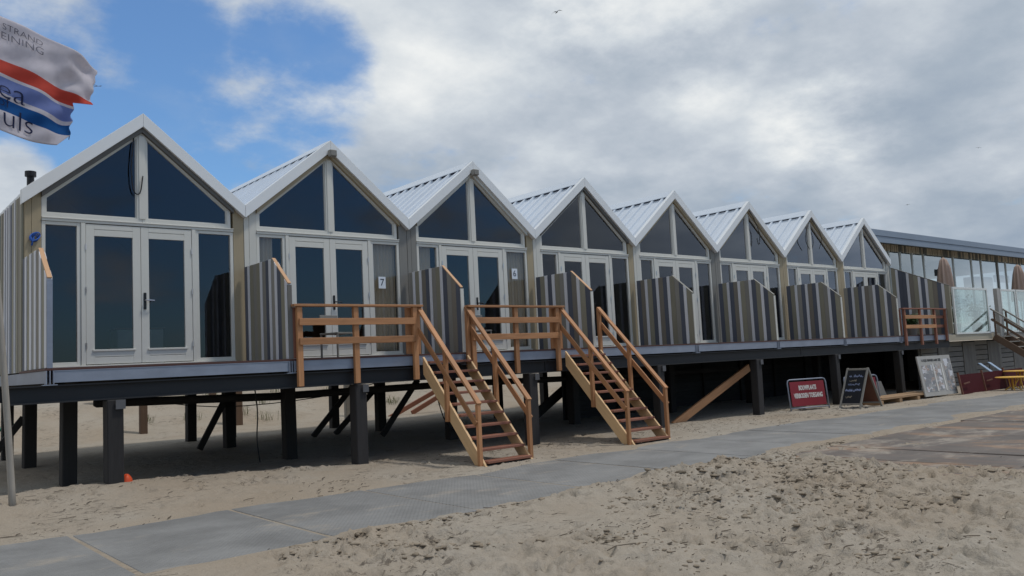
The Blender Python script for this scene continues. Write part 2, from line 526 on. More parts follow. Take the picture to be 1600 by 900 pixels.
class MB:
    def __init__(s):
        s.v, s.f, s.mi = [], [], []

    def add(s, vs, fs, mi=0):
        o = len(s.v)
        s.v += [tuple(p) for p in vs]
        s.f += [tuple(i + o for i in f) for f in fs]
        s.mi += [mi] * len(fs)
        return s

    def box(s, x0, x1, y0, y1, z0, z1, mi=0):
        return s.add([(x0, y0, z0), (x1, y0, z0), (x1, y1, z0), (x0, y1, z0), (x0, y0, z1), (x1, y0, z1), (x1, y1, z1), (x0, y1, z1)],
                     [(0, 3, 2, 1), (4, 5, 6, 7), (0, 1, 5, 4), (1, 2, 6, 5), (2, 3, 7, 6), (3, 0, 4, 7)], mi)

    def prism(s, pts, axis, a0, a1, mi=0):
        """polygon pts in the two other axes (in order) pulled along axis"""
        def mk(p, a):
            q = list(p)
            q.insert(axis, a)
            return tuple(q)
        n = len(pts)
        vs = [mk(p, a0) for p in pts] + [mk(p, a1) for p in pts]
        fs = [tuple(range(n)), tuple(range(2 * n - 1, n - 1, -1))]
        for k in range(n):
            j = (k + 1) % n
            fs.append((j, k, n + k, n + j))
        return s.add(vs, fs, mi)

    def tube(s, pts, r, seg=8, mi=0, cap=True):
        pts = [Vector(p) for p in pts]
        rs = r if isinstance(r, (list, tuple)) else [r] * len(pts)
        vs, fs = [], []
        prev = None
        for k, p in enumerate(pts):
            d = (pts[min(k + 1, len(pts) - 1)] - pts[max(k - 1, 0)]).normalized()
            if prev is None:
                a = Vector((0, 0, 1)) if abs(d.z) < 0.9 else Vector((1, 0, 0))
                u = d.cross(a).normalized()
            else:
                u = (prev - d * prev.dot(d)).normalized()
            prev = u
            w = d.cross(u)
            for j in range(seg):
                t = 2 * math.pi * j / seg
                vs.append(p + (u * math.cos(t) + w * math.sin(t)) * rs[k])
        for k in range(len(pts) - 1):
            for j in range(seg):
                a, b_ = k * seg + j, k * seg + (j + 1) % seg
                fs.append((a, b_, b_ + seg, a + seg))
        if cap:
            fs.append(tuple(range(seg - 1, -1, -1)))
            fs.append(tuple(range((len(pts) - 1) * seg, len(pts) * seg)))
        return s.add(vs, fs, mi)

    def mesh(s, name, mats, bevel=0.0, smooth=False):
        me = bpy.data.meshes.new(name)
        me.from_pydata(s.v, [], s.f)
        for m in (mats if isinstance(mats, (list, tuple)) else [mats]):
            me.materials.append(m)
        if any(s.mi):
            me.polygons.foreach_set('material_index', s.mi)
        bm = bmesh.new()
        bm.from_mesh(me)
        bmesh.ops.recalc_face_normals(bm, faces=bm.faces)
        if bevel:
            bmesh.ops.bevel(bm, geom=bm.edges[:], offset=bevel, segments=1, affect='EDGES', clamp_overlap=True)
        bm.to_mesh(me)
        bm.free()
        if smooth:
            me.polygons.foreach_set('use_smooth', [True] * len(me.polygons))
        me.update()
        return me


def place(name, data, parent=None, world=None):
    """link object; world = its world matrix"""
    o = bpy.data.objects.new(name, data)
    COL.objects.link(o)
    wm = world if world is not None else (WM[parent.name].copy() if parent else Matrix())
    if parent:
        o.parent = parent
        o.matrix_basis = WM[parent.name].inverted() @ wm
    else:
        o.matrix_basis = wm
    WM[o.name] = wm
    return o


def tag(o, label=None, cat=None, group=None, kind=None):
    for k, v in (('label', label), ('category', cat), ('group', group), ('kind', kind)):
        if v:
            o[k] = v
    return o


def thing(name, label, cat, loc=(0, 0, 0), group=None):
    o = place(name, None, None, Matrix.Translation(loc))
    o.empty_display_size = 0.2
    return tag(o, label, cat, group)


CACHE = {}


def part(name, key, fn, mats, parent, bevel=0.0, smooth=False):
    """mesh in the parent's own coordinates, shared by key"""
    if key is None or key not in CACHE:
        b = MB()
        fn(b)
        me = b.mesh(name, mats, bevel, smooth)
        if key is not None:
            CACHE[key] = me
    else:
        me = CACHE[key]
    return place(name, me, parent)


def beam(name, p0, p1, w, h, m, parent=None, upv=(0, 0, 1), bevel=0.004):
    """rectangular timber from p0 to p1 (world), w sideways, h along upv; grain runs along local x"""
    p0, p1 = Vector(p0), Vector(p1)
    d = p1 - p0
    L = d.length
    x = d.normalized()
    u = Vector(upv)
    z = (u - x * u.dot(x)).normalized()
    y = z.cross(x)
    key = ('beam', round(L, 3), round(w, 4), round(h, 4), m.name, bevel)
    if key not in CACHE:
        CACHE[key] = MB().box(-L / 2, L / 2, -w / 2, w / 2, -h / 2, h / 2).mesh(name, m, bevel)
    M_ = Matrix((x, y, z)).transposed().to_4x4()
    M_.translation = (p0 + p1) / 2
    return place(name, CACHE[key], parent, M_)


FONTS = {}


def text_mesh(s, size, m, depth=0.002, fn=None, bold=0.0, sx=1.0, align='CENTER'):
    cu = bpy.data.curves.new('txt', 'FONT')
    cu.body = s
    cu.size = size
    cu.align_x = align
    cu.align_y = 'CENTER'
    cu.extrude = depth if fn is None else 0
    cu.offset = bold if fn is None else -0.012 * size
    cu.resolution_u = 3
    o = bpy.data.objects.new('txt', cu)
    COL.objects.link(o)
    dg = bpy.context.evaluated_depsgraph_get()
    me = bpy.data.meshes.new_from_object(o.evaluated_get(dg))
    bpy.data.objects.remove(o)
    me.materials.clear()
    me.materials.append(m)
    if fn:
        bm = bmesh.new()
        bm.from_mesh(me)
        bmesh.ops.subdivide_edges(bm, edges=bm.edges[:], cuts=2)
        for v in bm.verts:
            v.co = fn(v.co.x, v.co.y)
        bm.to_mesh(me)
        bm.free()
    elif sx != 1.0:
        for v in me.vertices:
            v.co.x *= sx
    return me


# ------------------------------------------------------------------ value noise for the terrain
def vnoise(x, y, seed):
    xi, yi = np.floor(x).astype(np.int64), np.floor(y).astype(np.int64)
    xf, yf = x - xi, y - yi
    u, v = xf * xf * (3 - 2 * xf), yf * yf * (3 - 2 * yf)

    def h(a, b):
        n = (a * 374761393 + b * 668265263 + seed * 144665) & 0x7fffffff
        n = ((n ^ (n >> 13)) * 1274126177) & 0x7fffffff
        n = n ^ (n >> 16)
        return (n & 0xffff) / 65535.0
    return (h(xi, yi) * (1 - u) + h(xi + 1, yi) * u) * (1 - v) + (h(xi, yi + 1) * (1 - u) + h(xi + 1, yi + 1) * u) * v - 0.5


def fbm(x, y, sc, octv, seed, gain=0.5):
    s, a = 0, 1.0
    for k in range(octv):
        s = s + a * vnoise(x * sc + 17.3 * k, y * sc - 9.1 * k, seed + k)
        sc *= 2.03
        a *= gain
    return s


def sstep(t, a, b):
    t = np.clip((t - a) / (b - a), 0, 1)
    return t * t * (3 - 2 * t)


PLZ = -1.885                      # top of the track plates


def ground_z(x, y):
    x = np.asarray(x, float)
    y = np.asarray(y, float)
    z = np.full(np.broadcast(x, y).shape, -1.875)
    z = z + 0.035 * fbm(x, y, 0.45, 3, 3)
    # mound under the near corner of the platform
    z = z + 0.27 * np.exp(-((x - 0.2) / 2.9) ** 2 - ((y + 1.75) / 1.0) ** 2)
    z = z + 0.07 * np.exp(-((x - 4.5) / 2.0) ** 2 - ((y + 1.6) / 1.2) ** 2)
    z = z + 0.12 * sstep(y, 0.5, 5)
    # bank behind the row
    z = z + 1.0 * sstep(y, 9.5, 15) + 1.5 * sstep(y, 14, 34) + 0.30 * fbm(x, y, 0.3, 4, 41) * sstep(y, 9, 14)
    # slope to the sea on the camera's side
    z = z - 0.05 * np.clip(-y - 22, 0, 60)
    # churned foreground
    fore = sstep(-y, 6.6, 7.6)
    near = np.clip(sstep(-y, 6.4, 7.2) * sstep(-y, 60, 18), 0, 1)
    churn = sstep(fbm(x, y, 0.5, 3, 77) + 0.18 + 0.05 * np.clip(x - 2, -3, 5), -0.05, 0.3)
    l1 = fbm(x + 0.35 * fbm(x, y, 2.2, 2, 5), y, 3.3, 3, 11)
    l2 = np.abs(fbm(x * 0.8, y * 1.25, 6.5, 3, 23))
    z = z + near * (0.05 * fbm(x, y, 1.1, 3, 9) + churn * (0.070 * l1 + 0.095 * (0.22 - l2) + 0.030 * fbm(x, y, 10.0, 2, 29)))
    # footprints
    z = z + fore * 0
    # back strip between path and platform: gentler lumps
    strip = sstep(y, -4.0, -3.4) * (1 - sstep(y, 3.0, 6.0))
    z = z + strip * (0.022 * fbm(x, y, 2.6, 4, 31) + 0.02 * (0.2 - np.abs(fbm(x, y, 5.0, 3, 37))))
    # the plate path lies in a trough whose edges are ragged with blown sand
    far_e = -3.98 + 0.30 * fbm(x, y * 0.3, 0.9, 4, 51) - 0.05 * np.clip(x - 14, 0, 12)
    near_e = -6.66 + 0.62 * fbm(x, y * 0.3, 0.7, 4, 61)
    inside = sstep(far_e - y, -0.10, 0.22) * sstep(y - near_e, -0.12, 0.30)
    z = z * (1 - inside) + (-1.893) * inside
    # heap along the near edge of the path
    heap = np.exp(-((y + 7.35) / 0.42) ** 2) * sstep(x, 3.5, 6.0) * (1 - sstep(x, 7.2, 8.4))
    z = z + heap * (0.13 + 0.10 * l1)
    # rusty plates on the right, sand drifted over their near ends
    rx = 9.15 + 0.9 * fbm(x * 0.4, y, 0.55, 4, 71)
    rus = sstep(x - rx, -0.25, 0.5) * sstep(-7.0 + 0.25 * fbm(x, y * 0.3, 0.8, 3, 88) - y, -0.05, 0.15) * sstep(y + 12.6, -0.3, 0.3)
    isl = sstep(fbm(x, y, 0.6, 4, 83), 0.13, 0.33) * (1 - sstep(x, 11, 14.5)) * 0.75
    rus = rus * (1 - isl)
    z = z * (1 - rus) + (-1.925) * rus
    return z


def gz(x, y):
    return float(ground_z(np.array([x]), np.array([y]))[0])


def build_ground():
    def line(segs):
        out = []
        for a, b_, n in segs:
            out += list(np.linspace(a, b_, n, endpoint=False))
        return np.array(out + [segs[-1][1]])
    xs = line([(-900, -60, 8), (-60, -8, 26), (-8, -3.5, 30), (-3.5, 11, 400), (11, 17, 100), (17, 32, 130), (32, 70, 50), (70, 1200, 12)])
    ys = line([(-110, -25, 20), (-25, -13, 30), (-13, -6, 240), (-6, -1, 90), (-1, 9, 75), (9, 18, 60), (18, 50, 40), (50, 900, 10)])
    X, Y = np.meshgrid(xs, ys)
    Z = ground_z(X, Y)
    nx, ny = len(xs), len(ys)
    # trodden hollows with pushed-up rims
    rg = np.random.RandomState(11)
    for k in range(1500):
        if k < 1250:
            cx, cy = rg.uniform(0, 11.5), -6.9 - 5.6 * rg.rand()
            if fbm(np.array([cx]), np.array([cy]), 0.5, 3, 77)[0] + 0.05 * (cx - 3) < rg.uniform(-0.35, 0.25):
                continue
        else:
            cx, cy = rg.uniform(-2, 20), rg.uniform(-3.6, 0.5)
        if k < 1250 and float(ground_z(np.array([cx]), np.array([cy]))[0]) < -1.90:
            continue
        i0, i1 = np.searchsorted(xs, (cx - 0.3, cx + 0.3))
        j0, j1 = np.searchsorted(ys, (cy - 0.3, cy + 0.3))
        if i1 - i0 < 3 or j1 - j0 < 3:
            continue
        xx_, yy_ = X[j0:j1, i0:i1] - cx, Y[j0:j1, i0:i1] - cy
        a = rg.uniform(0, math.pi)
        sz = rg.uniform(0.6, 1.25)
        u_ = (xx_ * math.cos(a) + yy_ * math.sin(a)) / (0.125 * sz)
        v_ = (-xx_ * math.sin(a) + yy_ * math.cos(a)) / (0.062 * sz)
        d_ = np.sqrt(u_ * u_ + v_ * v_) + 0.25 * vnoise(xx_ * 22 + k, yy_ * 22, 3)
        dep = rg.uniform(0.4, 1.0)
        Z[j0:j1, i0:i1] += dep * (-0.055 * np.exp(-d_ ** 4) + 0.030 * np.exp(-((d_ - 1.3) / 0.28) ** 2) * (1 + 0.8 * u_ / (1 + np.abs(u_))))
    co = np.stack([X, Y, Z], -1).reshape(-1, 3)
    idx = np.arange(nx * ny).reshape(ny, nx)
    q = np.stack([idx[:-1, :-1], idx[:-1, 1:], idx[1:, 1:], idx[1:, :-1]], -1).reshape(-1, 4)
    me = bpy.data.meshes.new('sand')
    me.vertices.add(len(co))
    me.vertices.foreach_set('co', co.ravel())
    me.loops.add(q.size)
    me.loops.foreach_set('vertex_index', q.ravel())
    me.polygons.add(len(q))
    me.polygons.foreach_set('loop_start', np.arange(0, q.size, 4))
    me.polygons.foreach_set('loop_total', np.full(len(q), 4))
    me.polygons.foreach_set('use_smooth', np.ones(len(q), bool))
    me.materials.append(m_sand)
    me.update(calc_edges=True)
    tag(place('sand_ground', me), kind='structure')


build_ground()
m_sea = mat('sea_water', (0.03, 0.06, 0.075), 0.15, 0.1, (0.4, 0.4, 0.4))
tag(place('sea', MB().box(-900, 1200, -3000, -52, -4.2, -3.3).mesh('sea', m_sea)), kind='structure')


# ------------------------------------------------------------------ path of plates
path = tag(place('path', None, None, Matrix.Translation((0, 0, PLZ))), kind='structure')
for k in range(-5, 24):
    x0 = -0.22 + 1.86 * k
    dz = rng.uniform(-0.003, 0.003)

    def f(b):
        b.box(0.022, 1.838, -2.82, 0, -0.03, 0)
    if ('plate',) not in CACHE:
        b = MB()
        f(b)
        CACHE[('plate',)] = b.mesh('plate', m_plate, 0.006)
    M_ = Matrix.Translation((x0, -3.92 + rng.uniform(-0.05, 0.05), PLZ + dz)) @ Matrix.Rotation(rng.uniform(-0.004, 0.004), 4, 'Z')
    place('plate', CACHE[('plate',)], path, M_)
track = tag(place('plate_track', None, None, Matrix.Translation((9, -6.7, PLZ))), kind='structure')
xr = 8.4
for k, wd in enumerate((1.05, 1.25, 1.35, 1.2, 1.3, 1.35, 1.3, 1.4, 1.4, 1.4, 1.5, 1.5, 1.5, 1.5, 1.5)):
    for r_ in range(2):
        y1 = -7.12 - r_ * 3.3 + rng.uniform(-0.04, 0.1)
        b = MB()
        b.box(0.012, wd - 0.022, -3.24, 0, -0.035, 0)
        M_ = Matrix.Translation((xr, y1, PLZ + 0.004 + rng.uniform(0, 0.02))) @ Matrix.Rotation(rng.uniform(-0.004, 0.004), 4, 'X') @ Matrix.Rotation(rng.uniform(-0.012, 0.012), 4, 'Z')
        place('plate', b.mesh('plate', m_rust, 0.006), track, M_)
    xr += wd

# ------------------------------------------------------------------ platform on piles
W = 3.5
NC = 8
YD = -1.878
plat = thing('pile_platform', 'long timber deck on dark piles carrying the row of gabled beach cabins', 'deck', (0, 0, -1.85))


def wbox(name, x0, x1, y0, y1, z0, z1, m, parent, bevel=0.0):
    """box part placed with its own centre"""
    key = ('wb', round(x1 - x0, 3), round(y1 - y0, 3), round(z1 - z0, 3), m.name, bevel)
    if key not in CACHE:
        hx, hy, hz = (x1 - x0) / 2, (y1 - y0) / 2, (z1 - z0) / 2
        CACHE[key] = MB().box(-hx, hx, -hy, hy, -hz, hz).mesh(name, m, bevel)
    return place(name, CACHE[key], parent, Matrix.Translation(((x0 + x1) / 2, (y0 + y1) / 2, (z0 + z1) / 2)))


for k in range(13):                               # decking boards in front of the facades
    y0 = YD + 0.002 + k * 0.145
    wbox('deck_board', -0.06, NC * W, y0, y0 + 0.14, 0.004, 0.034, m_deck, plat)
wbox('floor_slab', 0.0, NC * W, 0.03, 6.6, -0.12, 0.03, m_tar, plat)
for i in range(NC):                               # galvanised channel beams, one to a bay
    x0, x1 = i * W + 0.035, (i + 1) * W - 0.035

    def chan(b):
        L = W - 0.07
        b.box(0, L, 0.0, 0.012, -0.165, 0)
        b.box(0, L, 0.012, 0.075, -0.012, 0)
        b.box(0, L, 0.012, 0.075, -0.165, -0.153)
        b.box(0, L, -0.006, -0.0005, -0.165, -0.157)
        b.box(0, L, -0.006, -0.0005, -0.010, -0.001)
    if ('chan',) not in CACHE:
        b = MB()
        chan(b)
        CACHE[('chan',)] = b.mesh('edge_beam', m_galv)
    place('edge_beam', CACHE[('chan',)], plat, Matrix.Translation((x0, YD, 0)))
for i in range(NC + 1):                           # joint plates between bays
    def br(b):
        b.box(-0.05, -0.038, -0.02, 0.10, -0.185, 0.0)
        b.box(0.038, 0.05, -0.02, 0.10, -0.185, 0.0)
        b.box(-0.09, 0.09, -0.02, 0.10, -0.2, -0.188)
        b.box(-0.006, 0.006, -0.012, 0.10, -0.186, 0.0)
    if ('jb',) not in CACHE:
        b = MB()
        br(b)
        CACHE[('jb',)] = b.mesh('joint_bracket', m_galv)
    place('joint_bracket', CACHE[('jb',)], plat, Matrix.Translation((i * W, YD - 0.004, 0)))
for k in range(3):
    wbox('edge_beam', -0.045, -0.03, YD + 0.04 + k * 2.8, YD + 0.02 + (k + 1) * 2.8, -0.17, 0, m_galv, plat)


def hbeam(name, L, m):
    b = MB()
    b.box(0, L, -0.09, 0.09, 0.225, 0.245)
    b.box(0, L, -0.012, 0.012, 0.02, 0.225)
    b.box(0, L, -0.09, 0.09, 0.0, 0.02)
    return b.mesh(name, m)


me_h = hbeam('girder', 9.6, m_black)
for yy in (YD + 0.10, 1.1, 4.2, 6.3):
    for k in range(3):
        place('girder', me_h, plat, Matrix.Translation((-0.52 + k * 9.62, yy, -0.44)))
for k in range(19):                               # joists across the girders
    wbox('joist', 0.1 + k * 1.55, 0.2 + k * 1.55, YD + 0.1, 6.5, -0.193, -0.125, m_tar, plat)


def pile(x, y, m, w=0.25, zt=-0.445, d=None):
    zb = gz(x, y) - 0.4
    L = zt - zb
    d = d or w
    key = ('pile', round(w, 3), round(d, 3), m.name, round(L, 1))
    L = round(L, 1)
    if key not in CACHE:
        CACHE[key] = MB().box(-w / 2, w / 2, -d / 2, d / 2, -L, 0).mesh('pile', m, 0.012)
    return place('pile', CACHE[key], plat, Matrix.Translation((x, y, zt)) @ Matrix.Rotation(rng.uniform(-0.012, 0.012), 4, 'X') @ Matrix.Rotation(rng.uniform(-0.012, 0.012), 4, 'Y') @ Matrix.Rotation(rng.uniform(-0.06, 0.06), 4, 'Z'))


for k in range(8):
    xk = 0.82 + 3.93 * k
    if k == 7:
        continue
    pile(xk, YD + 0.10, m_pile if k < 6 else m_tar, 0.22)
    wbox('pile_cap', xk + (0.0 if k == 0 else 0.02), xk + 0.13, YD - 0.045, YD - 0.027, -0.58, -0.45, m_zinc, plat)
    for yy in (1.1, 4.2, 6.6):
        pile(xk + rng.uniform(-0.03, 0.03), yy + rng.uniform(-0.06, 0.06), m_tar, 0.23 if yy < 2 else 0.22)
    if k == 0:
        pile(7.35, 6.7, m_tar, 0.2)
        pile(5.9, 6.9, m_tar, 0.16)
        for q0, q1 in (((4.03, 4.0, -1.75), (4.62, 4.0, -0.7)), ((6.85, 4.25, -1.75), (7.95, 4.25, -0.62)), ((7.5, 4.35, -1.75), (8.68, 4.35, -0.7)),
                       ((7.8, 2.6, -1.75), (8.85, 2.6, -0.5)), ((12.3, 2.6, -1.75), (13.9, 2.6, -0.85)), ((12.6, 2.7, -1.78), (14.0, 2.7, -1.0)), ((0.0, 4.3, -1.75), (0.72, 4.3, -0.8))):
            beam('brace', q0, q1, 0.07, 0.13, m_tar, plat)
b = MB()
b.tube([(1.28, 1.28, -0.545), (1.33, 1.28, -0.545), (4.6, 1.28, -0.64), (9, 1.28, -0.63), (13.5, 1.28, -0.71), (20, 1.28, -0.76)], [0.05, 0.08, 0.08, 0.078, 0.076, 0.075], 10)
place('cross_log', b.mesh('cross_log', m_tar, smooth=True), plat, Matrix())

# ------------------------------------------------------------------ cabins
ZR, ZE = 4.32, 2.885          # ridge and valley
SL = (ZR - ZE) / 1.75


def rz(lx):                   # roof line over local x
    return ZR - abs(lx - 1.75) * SL


CAB_LABEL = [
    'beach cabin nearest the flag, with striped side wall and blue rope on its corner',
    'second beach cabin from the flag, behind the left railing, with a lamp at its peak',
    'third beach cabin from the flag, between the two staircases, with a lamp at its peak',
    'beach cabin standing behind the right wooden staircase, next after number 6',
    'gabled beach cabin just right of the right staircase, fifth from the flag',
    'gabled beach cabin with one cable loop hanging in its right gable pane',
    'gabled beach cabin with two cable loops in its gable, next to last of the row',
    'smallest-looking beach cabin at the far end, beside the restaurant',
]
LEFTP = [m_beige, m_whitep, m_greyp, m_whitep, m_whitep, m_greyp, m_beige, m_beige]
RIGHTP = [m_beige, m_greyp, m_beige, m_beige, m_greyp, m_beige, m_beige, m_whitep]
TRIM = [m_trimg, m_beige, m_whitep, m_trimg, m_beige, m_beige, m_beige, m_greyp]


def cabin(i):
    ox = i * W
    c = thing('beach_cabin', CAB_LABEL[i], 'cabin', (ox, 0, 0.0), 'gabled beach cabins in a row on the platform')

    def P(name, key, fn, m, parent=c, bevel=0.0):
        return part(name, (key, m.name if not isinstance(m, (list, tuple)) else m[0].name), fn, m, parent, bevel)
    # corner panels
    P('corner_panel', 'cpl', lambda b: b.box(0.005, 0.098, -0.02, 0.10, 0.036, rz(0.005) - 0.09), LEFTP[i], bevel=0.003)
    P('corner_panel', 'cpl2', lambda b: b.box(0.102, 0.235, -0.02, 0.10, 0.036, rz(0.102) - 0.09), LEFTP[i], bevel=0.003)
    P('corner_panel', 'cpr', lambda b: b.box(3.305, 3.495, -0.02, 0.10, 0.036, rz(3.495) - 0.09), RIGHTP[i], bevel=0.003)
    # fascia boards and recessed trim
    xl = -0.055 if i == 0 else 0.002
    P('fascia', 'fl%d' % (i == 0), lambda b: b.prism([(1.7485, ZR), (xl, rz(xl)), (xl, rz(xl) - 0.23), (1.7485, ZR - 0.23)], 1, -0.13, -0.022), m_fascia, bevel=0.003)
    P('fascia', 'fr', lambda b: b.prism([(1.7515, ZR), (3.498, rz(3.498)), (3.498, rz(3.498) - 0.23), (1.7515, ZR - 0.23)], 1, -0.13, -0.022), m_fascia, bevel=0.003)
    t0, t1 = 0.18, 0.315
    P('gable_trim', 'gl', lambda b: b.prism([(1.749, ZR - t0), (0.237, rz(0.237) - t0), (0.237, rz(0.237) - t1), (1.749, ZR - t1)], 1, -0.075, 0.06), TRIM[i])
    P('gable_trim', 'gr', lambda b: b.prism([(1.751, ZR - t0), (3.303, rz(3.303) - t0), (3.303, rz(3.303) - t1), (1.751, ZR - t1)], 1, -0.075, 0.06), TRIM[i])

    # window frames: gable pair, side lights, door set
    def gable(sgn):
        def X(v):
            return v if sgn < 0 else 3.5 - v
        xo, xi, zb = 0.24, 1.748, 2.455
        o_ = [(xo, zb), (xi, zb), (xi, rz(xi) - t1 - 0.003), (xo, rz(xo) - t1 - 0.003)]
        gx0, gx1, gzb = 0.298, 1.668, 2.52
        dz = 0.04
        g_ = [(gx0, gzb), (gx1, gzb), (gx1, rz(gx1) - t1 - dz), (gx0, rz(gx0) - t1 - dz)]

        def fr(b):
            for k in range(4):
                j = (k + 1) % 4
                q = [o_[k], o_[j], g_[j], g_[k]]
                b.prism([(X(p[0]), p[1]) for p in q], 1, -0.012, 0.075)
            # glazing bead
            h_ = [(gx0 + 0.02, gzb + 0.02), (gx1 - 0.02, gzb + 0.02), (gx1 - 0.02, rz(gx1) - t1 - dz - 0.02), (gx0 + 0.02, rz(gx0) - t1 - dz - 0.01)]
            for k in range(4):
                j = (k + 1) % 4
                b.prism([(X(p[0]), p[1]) for p in (g_[k], g_[j], h_[j], h_[k])], 1, 0.012, 0.06)
        w_ = P('gable_window', 'gw%d' % sgn, fr, m_white)
        P('pane', 'gp%d' % sgn, lambda b: b.prism([(X(p[0]), p[1]) for p in g_], 1, 0.028, 0.04), m_glass, w_)
    gable(-1)
    gable(1)
    P('mullion_cover', 'mc', lambda b: b.box(1.70, 1.80, -0.026, -0.013, 2.52, ZR - t1 - 0.06), m_white)
    P('transom', 'tr', lambda b: (b.box(0.24, 3.303, -0.03, 0.075, 2.392, 2.452), b.box(0.24, 3.303, -0.045, -0.0305, 2.435, 2.452)), m_white, bevel=0.003)
    P('sill', 'si', lambda b: (b.box(0.24, 3.303, -0.035, 0.075, 0.036, 0.092), b.box(0.24, 3.303, -0.06, -0.0355, 0.07, 0.09)), m_white, bevel=0.003)

    def side(x0, x1, nm, cur=None):
        def fr(b):
            a, d = 0.055, 0.075
            b.box(x0, x0 + a, -0.012, d, 0.094, 2.39)
            b.box(x1 - a, x1, -0.012, d, 0.094, 2.39)
            b.box(x0 + a, x1 - a, -0.012, d, 0.094, 0.15)
            b.box(x0 + a, x1 - a, -0.012, d, 2.335, 2.39)
        w_ = P('side_window', nm, fr, m_white, bevel=0.003)
        P('pane', nm + 'p', lambda b: b.box(x0 + 0.055, x1 - 0.055, 0.028, 0.04, 0.15, 2.335), m_glass, w_)
    side(0.24, 0.80, 'swl')
    side(2.63, 3.303, 'swr')
    P('door_post', 'dp1', lambda b: b.box(0.802, 0.868, -0.03, 0.075, 0.094, 2.39), m_white, bevel=0.003)
    P('door_post', 'dp2', lambda b: b.box(2.562, 2.628, -0.03, 0.075, 0.094, 2.39), m_white, bevel=0.003)

    def door(x0, x1, nm, hinge_x):
        z0, z1, s_, tp, bt = 0.105, 2.378, 0.125, 0.19, 0.235

        def fr(b):
            d0, d1 = -0.022, 0.04
            b.box(x0, x0 + s_, d0, d1, z0, z1)
            b.box(x1 - s_, x1, d0, d1, z0, z1)
            b.box(x0 + s_, x1 - s_, d0, d1, z1 - tp * 0.42, z1)                 # top rail with a groove
            b.box(x0 + s_, x1 - s_, d0, d1, z1 - tp, z1 - tp * 0.42 - 0.012)
            b.box(x0 + s_, x1 - s_, d0 + 0.012, d1, z1 - tp * 0.42 - 0.012, z1 - tp * 0.42)
            b.box(x0 + s_, x1 - s_, d0, d1, z0, z0 + bt * 0.45)
            b.box(x0 + s_, x1 - s_, d0, d1, z0 + bt * 0.45 + 0.012, z0 + bt)
            b.box(x0 + s_, x1 - s_, d0 + 0.012, d1, z0 + bt * 0.45, z0 + bt * 0.45 + 0.012)
            b.box(x0 + s_ - 0.03, x1 - s_ + 0.03, d0 - 0.022, d0 - 0.0005, z0 + bt - 0.03, z0 + bt)   # weather bar
        w_ = P('door', nm, fr, m_white, bevel=0.0025)
        P('pane', nm + 'p', lambda b: b.box(x0 + s_, x1 - s_, 0.005, 0.017, z0 + bt, z1 - tp), m_glass, w_)
        for zz in (0.35, 1.25, 1.95):
            P('hinge', nm + 'h%.2f' % zz, lambda b: b.tube([(hinge_x, -0.034, zz), (hinge_x, -0.034, zz + 0.1)], 0.012, 6), m_silver, w_)
        return w_
    door(0.873, 1.712, 'dl', 0.872)
    dr = door(1.718, 2.557, 'drr', 2.558)
    P('handle_plate', 'hp', lambda b: b.box(1.752, 1.796, -0.036, -0.0225, 0.99, 1.27), m_blk, dr, bevel=0.004)
    P('handle', 'ha', lambda b: b.tube([(1.775, -0.035, 1.14), (1.775, -0.085, 1.14), (1.79, -0.09, 1.14), (1.91, -0.088, 1.135)], 0.011, 8), m_silver if i == 0 else m_blk, dr)

    # shell of the room
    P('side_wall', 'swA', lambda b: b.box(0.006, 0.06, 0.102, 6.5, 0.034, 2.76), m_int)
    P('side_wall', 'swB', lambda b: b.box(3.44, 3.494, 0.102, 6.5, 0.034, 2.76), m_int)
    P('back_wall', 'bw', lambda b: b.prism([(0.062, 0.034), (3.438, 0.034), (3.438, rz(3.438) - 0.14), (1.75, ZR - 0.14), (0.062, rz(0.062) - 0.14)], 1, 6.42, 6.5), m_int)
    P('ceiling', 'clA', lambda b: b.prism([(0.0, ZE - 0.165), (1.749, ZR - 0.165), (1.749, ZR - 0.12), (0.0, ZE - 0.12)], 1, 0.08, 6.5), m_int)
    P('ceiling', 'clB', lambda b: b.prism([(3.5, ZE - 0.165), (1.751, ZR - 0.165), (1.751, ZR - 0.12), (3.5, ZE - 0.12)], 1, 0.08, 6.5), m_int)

    # standing-rib roof sheets, one strip to a rib
    PIT_ = 0.36
    for sgn in (-1, 1):
        def strip(b):
            def S(d, n, y):                    # d down the slope in plan from the ridge, n vertical offset
                lx = 1.75 + sgn * d
                return (lx, y, ZR - d * SL - 0.075 + n)
            y0, y1 = 0.0, PIT_ - 0.004
            d0, d1 = 0.02, 1.742
            prof = [(y0, 0), (y0 + 0.12, 0), (y0 + 0.132, 0.058), (y0 + 0.20, 0.058), (y0 + 0.212, 0), (y1, 0)]
            n = len(prof)
            vs = [S(d0, h, y) for y, h in prof] + [S(d1, h, y) for y, h in prof]
            vs += [S(d0, -0.012, y0), S(d0, -0.012, y1), S(d1, -0.012, y0), S(d1, -0.012, y1)]
            fs = [(k, k + 1, n + k + 1, n + k) for k in range(n - 1)]
            q = 2 * n
            fs += [(q, q + 2, q + 3, q + 1), (0, n, q + 2, q), (n - 1, q + 1, q + 3, 2 * n - 1)]
            fs += [tuple(list(range(n - 1, -1, -1)) + [q, q + 1]), tuple(list(range(n, 2 * n)) + [q + 3, q + 2])]
            b.add(vs, fs)
        key = ('strip', sgn)
        if key not in CACHE:
            b = MB()
            strip(b)
            CACHE[key] = b.mesh('roof_sheet', m_roof)
        for k in range(18):
            place('roof_sheet', CACHE[key], c, Matrix.Translation((ox, -0.02 + k * PIT_, 0)))
    P('ridge_cap', 'rc', lambda b: (b.prism([(1.75, ZR + 0.012), (1.53, ZR - 0.22 * SL + 0.002), (1.53, ZR - 0.22 * SL - 0.012), (1.75, ZR - 0.004), (1.97, ZR - 0.22 * SL - 0.012), (1.97, ZR - 0.22 * SL + 0.002)], 1, -0.02, 6.5)), m_roof)
